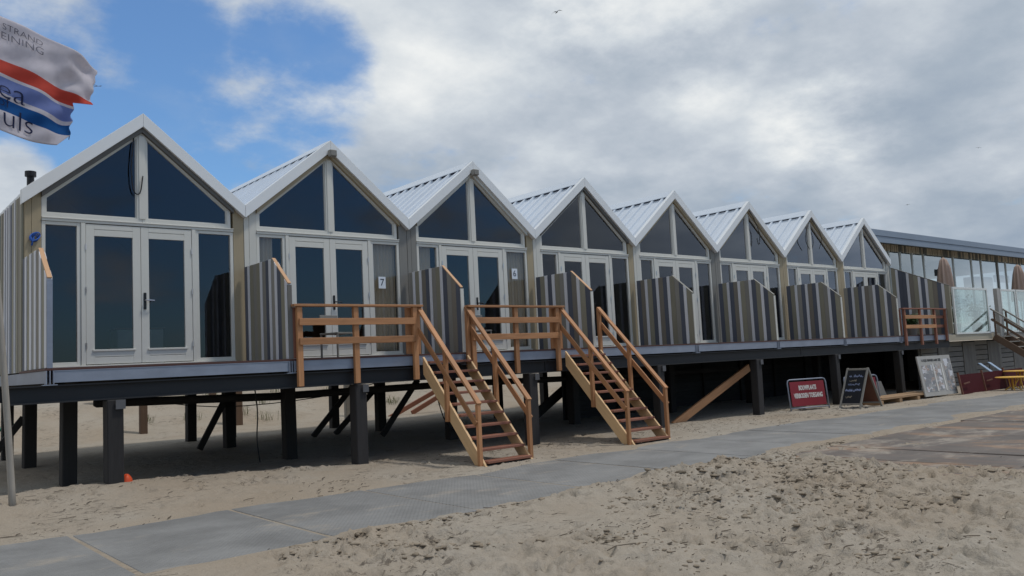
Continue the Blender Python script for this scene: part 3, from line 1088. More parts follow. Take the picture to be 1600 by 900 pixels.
    P('ridge_filler', 'rf', lambda b: (b.box(1.56, 1.60, 0.0, 6.4, rz(1.58) - 0.075, rz(1.56) - 0.026), b.box(1.90, 1.94, 0.0, 6.4, rz(1.92) - 0.075, rz(1.94) - 0.026)), m_filler)
    P('roof_edge', 'reL', lambda b: b.box(-0.03, 0.012, -0.02, 6.5, ZE - 0.14, ZE - 0.065), m_fascia) if i == 0 else None
    return c


cabins = [cabin(i) for i in range(NC)]

# clad side wall of the first cabin: its boards are parts
PAL = {'w': (m_bw, 0.085), 'o': (m_bo, 0.145), 'c': (m_bc, 0.13), 't': (m_bt, 0.14), 'g': (m_bg, 0.13)}


def seq(n, r_):
    out, last = [], ''
    while len(out) < n:
        k = r_.choice('ocotgtoc')
        if k == last:
            continue
        out.append(k)
        last = k
        if r_.random() < 0.55:
            out.append('w')
    return out


y = 0.015
k = 0
for ch in ['o'] + seq(80, random.Random(3)):
    m_, wd = PAL[ch]
    if y + wd > 6.55:
        break
    prd = 0.022 if ch == 'w' else rng.uniform(0.0, 0.008)
    zt = rz(0.0) - 0.15

    def f(b):
        b.box(-0.03 - prd, 0.003, 0.0, wd - 0.006, 0.0, zt + 0.02)
    b = MB()
    f(b)
    place('wall_board', b.mesh('wall_board', m_, 0.002), cabins[0], Matrix.Translation((0, y, 0.02)))
    y += wd

# flue on the first cabin
fl = thing('chimney_flue', 'short black flue poking above the left eave of the nearest cabin', 'flue', (0.30, 0.75, 2.95))
b = MB()
b.tube([(0.22, 0.75, 2.9), (0.22, 0.75, 3.24)], 0.055, 14)
place('pipe', b.mesh('pipe', m_blk, smooth=False), fl, Matrix())
b = MB()
b.tube([(0.22, 0.75, 3.24), (0.22, 0.75, 3.245), (0.22, 0.75, 3.33), (0.22, 0.75, 3.34)], [0.055, 0.085, 0.085, 0.04], 14)
place('cowl', b.mesh('cowl', m_blk), fl, Matrix())

# ------------------------------------------------------------------ striped screens between the terraces
SCR = [
    'striped privacy screen at the outer left end of the deck, seen almost edge-on',
    'striped privacy screen at the left end of the railing in front of cabin 7',
    'striped privacy screen behind the head of the left staircase',
    'striped privacy screen behind the head of the right staircase',
    'first full striped screen right of the right staircase, widest of the right-hand ones',
    'second striped screen right of the right staircase, above the leaning timber',
    'third striped screen right of the right staircase, above the red sign',
    'last sloped striped screen before the small railing at the far end',
    'tall striped screen sloping down behind the small far railing beside the glass',
]
SEQS = ['cwowgwtwow', 'cwogowgcwgwcow', 'gwowtcwgowcgtc', 'cowcwogwctwoc', 'ctwocwtcwogcwo', 'cowctwogwcowco', 'cowgcwtcwogwco', 'gcwocwtgwcowct', 'owccwtowcwotcwo']


def scr_top(i, y):
    if i == 8:
        return 2.56 + (y + 0.1) * 0.43
    yk = -1.3
    return 1.75 if y > yk else 1.75 + (y - yk) * 0.86


for i in range(9):
    s = thing('privacy_screen', SCR[i], 'screen', (i * W, -0.95, 0.034), 'striped privacy screens across the deck')
    y = -0.10
    yend = YD + 0.03 if i < 8 else -2.1
    sq = SEQS[i]
    tot = sum(PAL[c_][1] for c_ in sq)
    scl = (y - yend) / tot
    for c_ in sq:
        m_, wd = PAL[c_]
        wd *= scl
        y1 = y - wd + 0.004
        prd = 0.010 if c_ == 'w' else rng.uniform(0.0, 0.004)
        ts = [y, y1]
        if i < 8 and y1 < -1.3 < y:
            ts = [y, -1.3, y1]
        pts = [(y, 0.04), (y1, 0.04)] + [(t_, scr_top(i, t_)) for t_ in reversed(ts)]
        xs_ = i * W + 0.0
        b = MB()
        b.prism([(p[0] - y, p[1]) for p in pts], 0, -0.03 - prd, 0.03 + prd)
        place('board', b.mesh('board', m_, 0.002), s, Matrix.Translation((xs_, y, 0)))
        y -= wd
    if i < 8:
        beam('top_cap', (i * W, -1.27, scr_top(i, -1.3) + 0.012), (i * W, YD + 0.012, scr_top(i, YD + 0.01) + 0.012), 0.064, 0.02, m_raw if i < 4 else m_bg, s)
        wbox('edge_trim', i * W - 0.035, i * W + 0.035, YD + 0.0, YD + 0.022, 0.036, scr_top(i, YD) - 0.005, m_galv if i == 0 else (m_trimg if i == 1 else m_whitep), s)
    else:
        beam('top_cap', (i * W, -0.1, scr_top(8, -0.1) + 0.012), (i * W, -2.1, scr_top(8, -2.1) + 0.012), 0.085, 0.02, m_trimg, s)

# ------------------------------------------------------------------ railings and stairs
def railing(xa, xb, posts, label, m_top, wide_r=True, back=False):
    r_ = thing('deck_railing', label, 'railing', (xa, YD, 0.0), 'timber railings on the deck edge')
    yf = YD - 0.055
    beam('handrail', (xa - 0.04, yf + 0.005, 0.905), (xb + 0.02, yf + 0.005, 0.905), 0.14, 0.04, m_top, r_)
    for px_ in posts:
        beam('post', (px_, yf, -0.42 if xa < 20 else -0.3), (px_, yf, 0.882), 0.07, 0.095, m_cedar if xa < 20 else m_red, r_, upv=(1, 0, 0))
    for zz in (0.63, 0.31):
        beam('rail_plank', (xa + 0.05, yf - 0.052, zz), (xb - 0.16, yf - 0.052, zz), 0.03, 0.115, m_cedar, r_)
    beam('end_post', (xa - 0.005, yf + 0.105, 0.04), (xa - 0.005, yf + 0.105, 0.882), 0.08, 0.1, m_red, r_, upv=(1, 0, 0))
    if wide_r:
        beam('end_board', (xb - 0.16, yf + 0.11, 0.04), (xb - 0.16, yf + 0.11, 0.882), 0.05, 0.2, m_cedar, r_, upv=(1, 0, 0))
    return r_


railing(3.55, 6.00, (3.62, 4.66, 5.86), 'timber railing in front of the cabin numbered 7', m_cedar)
railing(7.08, 9.53, (7.17, 8.24, 9.36), 'timber railing in front of the cabin numbered 6, between the two staircases', m_cedar)
r3 = railing(24.66, 27.1, (24.78, 25.9, 26.98), 'small timber railing at the far end, before the tall striped screen', m_red, wide_r=False)
beam('handrail', (27.1, YD - 0.05, 0.9), (27.93, YD - 0.05, 0.9), 0.09, 0.04, m_red, r3)
beam('post', (27.88, YD - 0.03, -0.2), (27.88, YD - 0.03, 0.88), 0.07, 0.09, m_red, r3, upv=(1, 0, 0))
for zz in (0.63, 0.31):
    beam('rail_plank', (27.0, YD + 0.04, zz), (27.9, YD + 0.04, zz), 0.03, 0.1, m_red, r3)
beam('handrail', (24.66, -1.7, 0.9), (24.66, -0.3, 0.9), 0.09, 0.04, m_red, r3)
for zz in (0.63, 0.31):
    beam('rail_plank', (24.66, -1.7, zz), (24.66, -0.3, zz), 0.03, 0.1, m_red, r3)
for yy in (-0.35, -1.1):
    beam('post', (24.72, yy, 0.04), (24.72, yy, 0.88), 0.07, 0.09, m_red, r3, upv=(1, 0, 0))


def stairs(xa, xb, yb, label, zt=-0.02, mstr=m_pine, n=10, zb=None):
    ya = YD - 0.06
    zb = gz((xa + xb) / 2, yb) - 0.03 if zb is None else zb
    s = thing('staircase', label, 'staircase', ((xa + xb) / 2, yb, zb), 'timber staircases up to the deck')
    d = Vector((0, yb - ya, zb - zt))
    dn = d.normalized()
    nrm = Vector((0, -dn.z, dn.y))
    if nrm.z < 0:
        nrm = -nrm
    for xs_ in (xa, xb):
        b = MB()
        sg = 0.045
        z_ = 0.235
        q = [(ya, zt - 0.0), (ya, zt - z_), (yb + 0.12 * 0, zb - 0.02), (yb - 0.20, zb - 0.02), (yb - 0.20, zb + 0.02)]
        # plank cut flat where it meets deck and ground
        M_ = Matrix.Translation((xs_, 0, 0))
        x = dn
        yv = Vector((1, 0, 0))
        zv = x.cross(yv)
        if zv.z < 0:
            yv = -yv
            zv = x.cross(yv)
        o_ = Vector((xs_, ya, zt))
        Mw = Matrix((x, yv, zv)).transposed().to_4x4()
        Mw.translation = o_
        inv = Mw.inverted()
        th = 0.235
        L = d.length
        p1 = Vector((xs_, ya, zt))
        p2 = Vector((xs_, ya, zt - th * 1.35))
        p3 = Vector((xs_, yb, zb)) - nrm * 0.0
        base = [p1, p2]
        low = p2 + d
        t_ = (zb - p2.z) / (d.z) if d.z else 1
        q3 = p2 + d * t_
        q4 = Vector((xs_, q3.y - 0.05, zb))
        t4 = (zb - p1.z) / d.z
        q5 = p1 + d * t4
        poly = [inv @ v for v in (p1, p2, q3, q5)]
        b.prism([(v.x, v.z) for v in poly], 1, -sg / 2, sg / 2)
        place('stringer', b.mesh('stringer', mstr, 0.004), s, Mw)
    zlow = zb
    run = yb - ya
    for k in range(n):
        f_ = (k + 0.35) / n
        yy = ya + run * f_
        zz = zt - 0.04 + (zb - zt) * f_
        beam('tread', (xa + 0.024, yy, zz), (xb - 0.024, yy, zz), 0.21, 0.042, m_red, s)
    H = 0.92
    for xs_, sd in ((xa, -1), (xb, 1)):
        xo = xs_ + sd * 0.048 if sd < 0 else xs_ + 0.048
        top = Vector((xo, ya + 0.05, 0.895))
        fb = 0.93
        bot = Vector((xo, ya + run * fb, zt + (zb - zt) * fb + H + 0.02))
        beam('handrail', top, bot + (bot - top).normalized() * 0.05, 0.10, 0.042, m_cedar, s, upv=(0, -0.4, 1))
        beam('mid_rail', top + Vector((sd * 0.052, 0, -0.36)), bot + Vector((sd * 0.052, 0, -0.36)), 0.03, 0.10, m_cedar, s, upv=(0, -0.4, 1))
        for fp, below in ((0.93, None), (0.43, 0.22)):
            py = ya + run * fp
            pz = zt + (zb - zt) * fp
            z0 = zb + 0.0 if below is None else pz - below - 0.12
            beam('post', (xo, py, z0), (xo, py, pz + H - 0.02), 0.07, 0.07, m_cedar, s, upv=(1, 0, 0))
        if sd > 0:
            beam('post', (xo, ya + 0.04, -0.25), (xo, ya + 0.04, 0.87), 0.07, 0.08, m_cedar, s, upv=(1, 0, 0))
        else:
            beam('post', (xo + 0.01, ya + 0.10, -0.1), (xo + 0.01, ya + 0.10, 0.87), 0.06, 0.08, m_cedar, s, upv=(1, 0, 0))
    return s


stairs(6.02, 7.02, -3.68, 'left of the two pine staircases, at the door of the cabin numbered 7')
stairs(9.56, 10.60, -3.74, 'right of the two pine staircases, at the door of the cabin numbered 6')

# ------------------------------------------------------------------ small things on the cabins
def number_sheet(ci, lx, z, s, lab, h=0.24):
    o = thing('number_sheet', lab, 'sheet', (ci * W + lx, -0.016, z))
    wbox('paper', ci * W + lx - 0.082, ci * W + lx + 0.082, -0.016, -0.0135, z - h / 2, z + h / 2, m_paper, o)
    me = text_mesh(s, 0.2, m_ink, 0.001)
    place('numeral', me, o, Matrix.Translation((ci * W + lx, -0.0185, z)) @ Matrix.Rotation(R(90), 4, 'X'))


number_sheet(1, 2.87, 1.545, '7', 'paper sheet reading 7 on the window above the left staircase railing')
number_sheet(2, 2.90, 1.83, '6', 'paper sheet reading 6 on the window between the two staircases, set higher')


def curtain(x0, x1, z0, z1, label, yy=0.14, amp=0.03, tie=None):
    b = MB()
    n = int((x1 - x0) / 0.014)
    rows = 14
    vs = []
    for r_ in range(rows + 1):
        t = r_ / rows
        z = z0 + (z1 - z0) * t
        for k in range(n + 1):
            u = k / n
            x = x0 + (x1 - x0) * u
            if tie:
                x = x0 + (x - x0) * (1 - 0.35 * math.exp(-((t - 0.35) / 0.25) ** 2))
            ph = u * (x1 - x0) / 0.085 * 2 * math.pi
            vs.append((x, yy + amp * math.sin(ph + 0.5 * math.sin(u * 9)) * (0.6 + 0.4 * t), z))
    fs = []
    for r_ in range(rows):
        for k in range(n):
            a = r_ * (n + 1) + k
            fs.append((a, a + 1, a + n + 2, a + n + 1))
    o_ = len(vs)
    vs2 = vs + [(x, y_ + 0.006, z) for x, y_, z in vs]
    fs2 = fs + [tuple(i_ + o_ for i_ in reversed(f_)) for f_ in fs]
    for k in range(n):
        fs2.append((k, k + 1, k + 1 + o_, k + o_))
    b.add(vs2, fs2)
    o = place('curtain', b.mesh('curtain', m_curt, smooth=True))
    tag(o, label, 'curtain', 'linen curtains behind the side windows')


curtain(3.5 + 0.27, 3.5 + 0.62, 0.1, 2.36, 'straight pale curtain in the left side window of the second cabin from the flag')
curtain(3.5 + 2.72, 3.5 + 3.27, 0.1, 2.36, 'long pale curtain behind the paper sheet above the left railing')
curtain(7.0 + 0.27, 7.0 + 0.66, 0.1, 2.36, 'tied-back pale curtain in the left side window of the third cabin from the flag', tie=True)
curtain(7.0 + 2.70, 7.0 + 3.27, 0.1, 2.36, 'long pale curtain behind the paper sheet between the two staircases')

for ci, nm in ((1, 'second'), (2, 'third')):
    o = thing('floodlight', 'small square lamp under the gable peak of the ' + nm + ' cabin from the flag', 'lamp', (ci * W + 1.75, -0.1, 4.05), 'small lamps at the gable peaks')
    cx = ci * W + 1.75
    wbox('housing', cx - 0.075, cx + 0.075, -0.24, -0.135, 3.98, 4.11, m_bg, o, 0.01)
    wbox('lens', cx - 0.06, cx + 0.06, -0.255, -0.2415, 3.995, 4.095, m_greyp, o)
    wbox('bracket', cx - 0.03, cx + 0.03, -0.133, -0.05, 4.0, 4.09, m_greyp, o)


def cable(pts, label, r_=0.011):
    P_ = []
    pts = [Vector(p) for p in pts]
    for k in range(len(pts) - 1):
        p0, p1, p2, p3 = pts[max(k - 1, 0)], pts[k], pts[k + 1], pts[min(k + 2, len(pts) - 1)]
        for t in (0, .25, .5, .75):
            P_.append(0.5 * ((2 * p1) + (p2 - p0) * t + (2 * p0 - 5 * p1 + 4 * p2 - p3) * t * t + (3 * p1 - p0 - 3 * p2 + p3) * t ** 3))
    P_.append(pts[-1])
    b = MB()
    b.tube(P_, r_, 6)
    o = place('cable', b.mesh('cable', m_blk, smooth=True))
    tag(o, label, 'cable')


cable([(1.62, -0.04, 3.93), (1.57, -0.05, 3.4), (1.60, -0.05, 3.0), (1.70, -0.06, 2.95), (1.75, -0.06, 3.25)], 'black cable hanging beside the centre post of the nearest gable')
cx = 17.5
cable([(cx + 1.77, -0.10, 4.03), (cx + 1.95, -0.12, 3.8), (cx + 2.2, -0.12, 3.35), (cx + 2.15, -0.11, 3.0), (cx + 2.05, -0.11, 3.2)], 'looped black cable in the gable of the sixth cabin from the flag')
cx = 21
cable([(cx + 1.72, -0.10, 4.03), (cx + 1.35, -0.12, 3.55), (cx + 1.3, -0.12, 3.25), (cx + 1.5, -0.11, 3.0)], 'looped black cable left of the post in the next to last gable')
cable([(cx + 1.78, -0.10, 4.03), (cx + 2.2, -0.12, 3.6), (cx + 2.25, -0.12, 3.3), (cx + 2.1, -0.11, 3.05)], 'looped black cable right of the post in the next to last gable')
b = MB()
for k in range(3):
    b.tube([(0.14 + (0.045 + 0.014 * k) * math.cos(a), -0.04 - 0.012 * k + 0.012 * math.sin(3 * a + k), 2.10 + 0.01 * k + (0.05 + 0.008 * k) * math.sin(a + 0.2 * k)) for a in np.linspace(0, 2 * math.pi, 15)], 0.011, 6)
b.tube([(0.14, -0.03, 2.16), (0.12, -0.05, 2.08), (0.10, -0.045, 1.98)], 0.013, 6)
tag(place('rope_coil', b.mesh('rope_coil', m_blue, smooth=True)), 'coil of bright blue rope on the corner panel of the nearest cabin', 'rope')

# furniture behind the glass of the first two cabins
o = thing('cupboard', 'low white cupboard with a brown top inside the nearest cabin', 'cupboard', (2.7, 3.6, 0.03))
wbox('body', 2.25, 3.15, 3.5, 4.0, 0.04, 0.86, m_cab, o, 0.006)
wbox('top', 2.22, 3.18, 3.47, 4.02, 0.862, 0.90, m_brown, o)
for k in range(2):
    wbox('door', 2.27 + k * 0.44, 2.69 + k * 0.44, 3.48, 3.498, 0.1, 0.82, m_cab, o)


def chair(x, y_, rz_, label, m):
    o = thing('terrace_chair', label, 'chair', (x, y_, 0.036))
    Mr = Matrix.Translation((x, y_, 0.036)) @ Matrix.Rotation(rz_, 4, 'Z')

    def add(nm, fn):
        b = MB()
        fn(b)
        place(nm, b.mesh(nm, m, 0.003), o, Mr)
    add('seat', lambda b: b.box(-0.22, 0.22, -0.22, 0.22, 0.42, 0.45))
    add('backrest', lambda b: b.box(-0.22, 0.22, 0.2, 0.225, 0.70, 0.78))
    for sx in (-1, 1):
        for sy in (-1, 1):
            add('leg', lambda b: b.box(sx * 0.2 - 0.015, sx * 0.2 + 0.015, sy * 0.2 - 0.015, sy * 0.2 + 0.015, 0.0, 0.418))


chair(4.75, -1.1, 0.3, 'grey terrace chair behind the left railing, left of the left staircase', m_greyp)
chair(8.0, -1.0, -0.2, 'grey terrace chair behind the railing between the two staircases', m_greyp)

# ------------------------------------------------------------------ flag and pole
PB, PT = Vector((-0.47, -2.18, -1.95)), Vector((-0.95, -2.2, 5.6))
pole = thing('flagpole', 'leaning bare wooden pole in the sand at the left edge, carrying the flag', 'pole', PB)
b = MB()
pts = [PB + (PT - PB) * t + Vector((0.012 * math.sin(7 * t), 0, 0)) for t in np.linspace(0, 1, 16)]
b.tube(pts, [0.044 - 0.018 * t for t in np.linspace(0, 1, 16)], 10)
m_polew = mat('bleached_pole', (0.30, 0.275, 0.24), 0.85, 0.2, (30, 30, 3), 0.15, bump=0.4)
place('shaft', b.mesh('shaft', m_polew, smooth=True), pole, Matrix())


def flag_pt(u, v):
    """u hoist to fly, v top to bottom; the cloth streams right and sags"""
    top = Vector((-0.92 + 1.50 * u, -2.2, 4.83 - 0.40 * u ** 0.9 - 0.20 * u * u))
    bot = Vector((-0.86 + 1.22 * u, -2.2, 3.28 - 0.30 * math.sin(u * 2.5) + 0.10 * u))
    p = top.lerp(bot, v)
    p.y += 0.11 * math.sin(u * 7.5 + v * 2.3) * (0.25 + u) + 0.05 * math.sin(u * 15 - v * 5) * u
    p.z += 0.03 * math.sin(u * 8 + v * 3) * u
    cr = max(0.0, u - 0.55)
    p.y += 0.09 * cr * math.sin(u * 21 + v * 14) + 0.06 * cr * math.sin(v * 26 - u * 9) + 0.012 * math.sin(v * 31 + u * 13)
    return p


def flag_edge(v):
    """how far the cloth reaches at height v: torn fly end"""
    if v < 0.44:
        return 1.0 + 0.006 * math.sin(v * 47)
    if v < 0.50:
        return 1.02
    if v < 0.53:
        return 1.02 - (v - 0.50) / 0.03 * 0.17
    if v < 0.9:
        return 0.85 + 0.012 * math.sin(v * 45) + 0.02 * (v - 0.5)
    return 0.86 - (v - 0.9) * 1.2


fl = thing('flag', 'frayed white flag with red and blue wave stripes flying at the upper left', 'flag', (-0.9, -2.2, 4.1))
nu, nv = 70, 60
vs, uvs = [], []
for jv in range(nv + 1):
    v = jv / nv
    for ju in range(nu + 1):
        u = ju / nu * flag_edge(v)
        vs.append(flag_pt(u, v))
        uvs.append((u, v))
fs = []
for jv in range(nv):
    for ju in range(nu):
        a = jv * (nu + 1) + ju
        fs.append((a, a + 1, a + nu + 2, a + nu + 1))
me = bpy.data.meshes.new('cloth')
me.from_pydata([tuple(p) for p in vs], [], fs)
ul = me.uv_layers.new(name='UVMap')
for lp in me.loops:
    ul.data[lp.index].uv = uvs[lp.vertex_index]
me.materials.append(m_flag)
me.polygons.foreach_set('use_smooth', [True] * len(me.polygons))
co = place('cloth', me, fl, Matrix())
sm = co.modifiers.new('thick', 'SOLIDIFY')
sm.thickness = 0.003


def flag_text(s, u0, v0, size, m, du=1.45, dv=1.65, slope=0.0):
    def fn(x, y_):
        u = u0 + x / du
        v = v0 - y_ / dv + slope * x
        p = flag_pt(min(max(u, 0.02), 1.0), min(max(v, 0.0), 1.0))
        p.y -= 0.02
        return p
    me_ = text_mesh(s, size, m, fn=fn, align='RIGHT')
    place('lettering', me_, fl, Matrix())


m_flagink = mat('flag_navy', (0.010, 0.016, 0.055), 0.8)
m_flaggrey = mat('flag_grey_ink', (0.10, 0.10, 0.13), 0.8)
flag_text('STRAND', 0.52, 0.085, 0.12, m_flaggrey)
flag_text('VEREINING', 0.53, 0.165, 0.15, m_flaggrey)
flag_text('Sea', 0.40, 0.635, 0.40, m_flagink)
flag_text('of', 0.26, 0.745, 0.20, m_flagink)
flag_text('Souls', 0.49, 0.87, 0.40, m_flagink)
b = MB()
for k in range(3):
    pz_ = flag_pt(1.0, 0.2 + 0.02 * k)
    b.tube([pz_, pz_ + Vector((0.05, 0, -0.02 + 0.02 * k)), pz_ + Vector((0.10, 0.01, 0.0 + 0.015 * k))], 0.0025, 4)
pz_ = flag_pt(0.84, 0.84)
b.tube([pz_, pz_ + Vector((0.02, 0, -0.05)), pz_ + Vector((0.01, 0.01, -0.12))], 0.006, 4)
place('frayed_thread', b.mesh('frayed_thread', m_flaggrey), fl, Matrix())

# ------------------------------------------------------------------ under and behind the platform
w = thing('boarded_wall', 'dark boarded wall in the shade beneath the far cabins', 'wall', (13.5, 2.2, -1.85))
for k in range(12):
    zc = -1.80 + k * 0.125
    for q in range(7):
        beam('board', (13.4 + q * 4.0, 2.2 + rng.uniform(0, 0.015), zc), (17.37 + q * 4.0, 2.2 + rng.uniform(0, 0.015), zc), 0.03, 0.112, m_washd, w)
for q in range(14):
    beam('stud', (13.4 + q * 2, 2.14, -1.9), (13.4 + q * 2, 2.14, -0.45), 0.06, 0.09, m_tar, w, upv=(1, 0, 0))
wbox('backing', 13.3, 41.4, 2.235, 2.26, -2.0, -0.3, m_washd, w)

o = beam('timber_brace', (13.55, -1.35, -1.93), (17.05, -1.2, -0.66), 0.06, 0.2, m_cedar)
tag(o, 'brown plank leaning diagonally against the pile left of the red sign', 'plank')

for k, (x, y_, zb_, m_, nm) in enumerate((
        (4.75, 10.6, -1.55, m_brownp, 'brown post behind the platform, seen left of the second near pile'),
        (7.45, 10.4, -1.60, m_brownp, 'brown post with a grey foot behind the platform, right of the leaning brace'),
        (7.6, 13.0, -1.45, m_brownp, 'reddish post half hidden behind the leaning brace'),
        (4.35, 14.0, -1.4, m_grey, 'short grey post in the bank behind the nearest pile'),
        (10.4, 9.0, -1.7, m_grey, 'grey post behind the platform near the long braces'),
        (11.4, 10.2, -1.65, m_brownp, 'brown post behind the platform left of the staircase foot'))):
    b = MB()
    zt = -0.15
    g = gz(x, y_)
    b.box(-0.10, 0.10, -0.08, 0.08, 0, zt - g + 0.3)
    o = place('wooden_post', b.mesh('wooden_post', m_, 0.01), None, Matrix.Translation((x, y_, g - 0.3)))
    tag(o, nm, 'post', 'posts standing in the sand behind the platform')
for p0, p1, lab in (((12.0, 9.2, -1.8), (14.4, 9.2, -0.83), 'upper reddish timber leaning behind the left staircase'),
                    ((12.75, 9.0, -1.7), (14.6, 9.0, -0.9), 'lower reddish timber leaning behind the left staircase')):
    tag(beam('leaning_timber', p0, p1, 0.06, 0.15, m_red), lab, 'timber')
b = MB()
b.tube([(0.3, 7.9, -1.27), (0.79, 8.0, -1.17), (1.45, 8.1, -1.01)], 0.045, 8)
tag(place('green_pipe', b.mesh('green_pipe', m_green, smooth=True)), 'green pipe lying behind the platform at the left edge', 'pipe')
b = MB()
vs, fs = [], []
for a in range(7):
    for k in range(14):
        th = k / 14 * 2 * math.pi
        ph = a / 6 * math.pi / 2
        vs.append((0.085 * math.cos(th) * math.cos(ph), 0.075 * math.sin(th) * math.cos(ph), 0.12 * math.sin(ph) + 0.01 * math.sin(3 * th)))
for a in range(6):
    for k in range(14):
        fs.append((a * 14 + k, a * 14 + (k + 1) % 14, (a + 1) * 14 + (k + 1) % 14, (a + 1) * 14 + k))
b.add(vs, fs)
tag(place('buoy', b.mesh('buoy', m_orange, smooth=True), None, Matrix.Translation((0.99, -1.78, gz(0.99, -1.78) - 0.02))), 'orange buoy half buried in sand beside the nearest pile', 'buoy')

for pts_, lab in (([(3.9, 0.6, -0.46), (3.95, 0.62, -0.9), (3.92, 0.6, -1.4), (3.97, 0.6, -1.82)], 'thin black cable hanging straight down beside the second near pile'),
                  ([(8.2, 1.0, -0.46), (8.3, 1.0, -0.9), (8.5, 0.95, -1.5), (8.9, 0.8, -1.80), (9.4, 0.6, -1.83)], 'black cable hanging and trailing on the sand behind the left staircase'),
                  ([(2.4, 4.0, -0.5), (4.5, 4.05, -0.86), (7.0, 4.1, -0.80), (8.6, 4.2, -0.55)], 'slack black cable strung between the rear piles')):
    cable(pts_, lab, 0.012)

# tufts of dune grass on the bank
b = MB()
rg = random.Random(5)
for k in range(26):
    tx, ty = rg.uniform(0.5, 16), rg.uniform(10.5, 17)
    tz = gz(tx, ty)
    for q in range(26):
        a = rg.uniform(0, 6.28)
        L = rg.uniform(0.15, 0.4)
        lx, ly = tx + rg.gauss(0, 0.12), ty + rg.gauss(0, 0.12)
        dx, dy = math.cos(a) * L * 0.5, math.sin(a) * L * 0.5
        wx, wy = -math.sin(a) * 0.006, math.cos(a) * 0.006
        b.add([(lx - wx, ly - wy, tz - 0.02), (lx + wx, ly + wy, tz - 0.02), (lx + dx * 0.5 + wx, ly + dy * 0.5 + wy, tz + L * 0.7), (lx + dx * 0.5 - wx, ly + dy * 0.5 - wy, tz + L * 0.7), (lx + dx, ly + dy, tz + L * 0.8)],
              [(0, 1, 2, 3), (3, 2, 4)])
tag(place('dune_grass', b.mesh('dune_grass', m_grass)), 'sparse tufts of dune grass on the sand bank behind', 'grass', kind='stuff')

# ------------------------------------------------------------------ signs and clutter at the right
def red_sign(x0, y0, x1, y1, zb_, h, label, words):
    p0, p1 = Vector((x0, y0, zb_)), Vector((x1, y1, zb_))
    o = thing('construction_sign', label, 'sign', (p0 + p1) / 2, 'red barrier signs')
    L = (p1 - p0).length
    x = (p1 - p0).normalized()
    z = Vector((0, 0, 1))
    nrm = Vector((x.y, -x.x, 0))
    lean = Matrix.Rotation(R(-6), 4, 'X')
    Mw = Matrix((x, -nrm, z)).transposed().to_4x4()
    Mw.translation = p0
    Mw = Mw @ lean
    b = MB()
    r_ = 0.019
    path_ = [(0, 0, -0.03), (0, 0, h - 0.09), (0.025, 0, h - 0.025), (0.09, 0, h), (L - 0.09, 0, h), (L - 0.025, 0, h - 0.025), (L, 0, h - 0.09), (L, 0, -0.03)]
    b.tube(path_, r_, 8)
    b.tube([(0, 0, 0.05), (L, 0, 0.05)], r_ * 0.9, 8)
    place('frame', b.mesh('frame', m_galv, smooth=True), o, Mw)
    b = MB()
    b.box(0.07, L - 0.07, -0.006, 0.006, 0.10, h - 0.06)
    place('panel', b.mesh('panel', m_signred, 0.002), o, Mw)
    for s, zf, sz, sx in words:
        me_ = text_mesh(s, sz, m_signw, 0.0015, bold=0.007, sx=sx)
        place('lettering', me_, o, Mw @ Matrix.Translation((L / 2, -0.009, 0.08 + (h - 0.12) * zf)) @ Matrix.Rotation(R(90), 4, 'X'))


red_sign(17.70, -1.98, 18.98, -2.36, -1.87, 0.82, 'red sign lettered BOUWPLAATS VERBODEN TOEGANG in a steel frame on the sand',
         [('BOUWPLAATS', 0.72, 0.17, 0.55), ('VERBODEN TOEGANG', 0.42, 0.17, 0.57)])
red_sign(19.72, -2.50, 20.92, -2.85, -1.87, 0.80, 'second red sign half hidden behind the chalk board', [])

A_, B_, C_, D_ = (Vector(p) for p in ((18.66, -2.84, -1.9), (18.70, -3.38, -1.9), (19.56, -3.56, -1.9), (19.52, -3.02, -1.9)))
T0, T1 = (A_ + D_) / 2 + Vector((0, 0, 1.08)), (B_ + C_) / 2 + Vector((0, 0, 1.08))
sb = thing('sandwich_board', 'wooden A-frame chalk board with blue chalk writing beside the red sign', 'chalk board', (A_ + C_) / 2)
for nm, (lo0, lo1) in (('f', (A_, B_)), ('b', (D_, C_))):
    beam('leg', lo0, T0, 0.04, 0.05, m_grey, sb, upv=(0, 1, 0))
    beam('leg', lo1, T1, 0.04, 0.05, m_grey, sb, upv=(0, 1, 0))
    q0, q1 = lo0.lerp(T0, 0.13), lo1.lerp(T1, 0.13)
    r0, r1 = lo0.lerp(T0, 0.97), lo1.lerp(T1, 0.97)
    beam('cross_bar', q0, q1, 0.04, 0.04, m_grey, sb)
    beam('cross_bar', r0, r1, 0.045, 0.05, m_grey, sb)
    b = MB()
    th = Vector((0.008, 0, 0))
    b.add([q0 - th, q1 - th, r1 - th, r0 - th, q0 + th, q1 + th, r1 + th, r0 + th],
          [(0, 1, 2, 3), (7, 6, 5, 4), (0, 4, 5, 1), (1, 5, 6, 2), (2, 6, 7, 3), (3, 7, 4, 0)])
    place('panel', b.mesh('panel', m_chalkb if nm == 'f' else m_brown), sb, Matrix())
    if nm == 'f':
        rg = random.Random(12)
        wv, uv_ = (q1 - q0), (r0 - q0)
        for zf, w0, w1, m_, hh in ((0.80, 0.18, 0.86, m_chalk, 0.045), (0.68, 0.22, 0.60, m_chalk2, 0.03), (0.56, 0.20, 0.80, m_chalk, 0.035), (0.40, 0.10, 0.88, m_chalk, 0.04), (0.38, 0.12, 0.85, m_chalk, 0.035), (0.20, 0.2, 0.5, m_chalk2, 0.03)):
            b = MB()
            pts = []
            t = w0
            while t < w1:
                p = q0 + wv * t + uv_ * zf + Vector((-0.014, 0, rg.uniform(-hh, hh)))
                pts.append(p)
                t += rg.uniform(0.012, 0.03)
            b.tube(pts, 0.006, 4)
            place('chalk_line', b.mesh('chalk_line', m_), sb, Matrix())

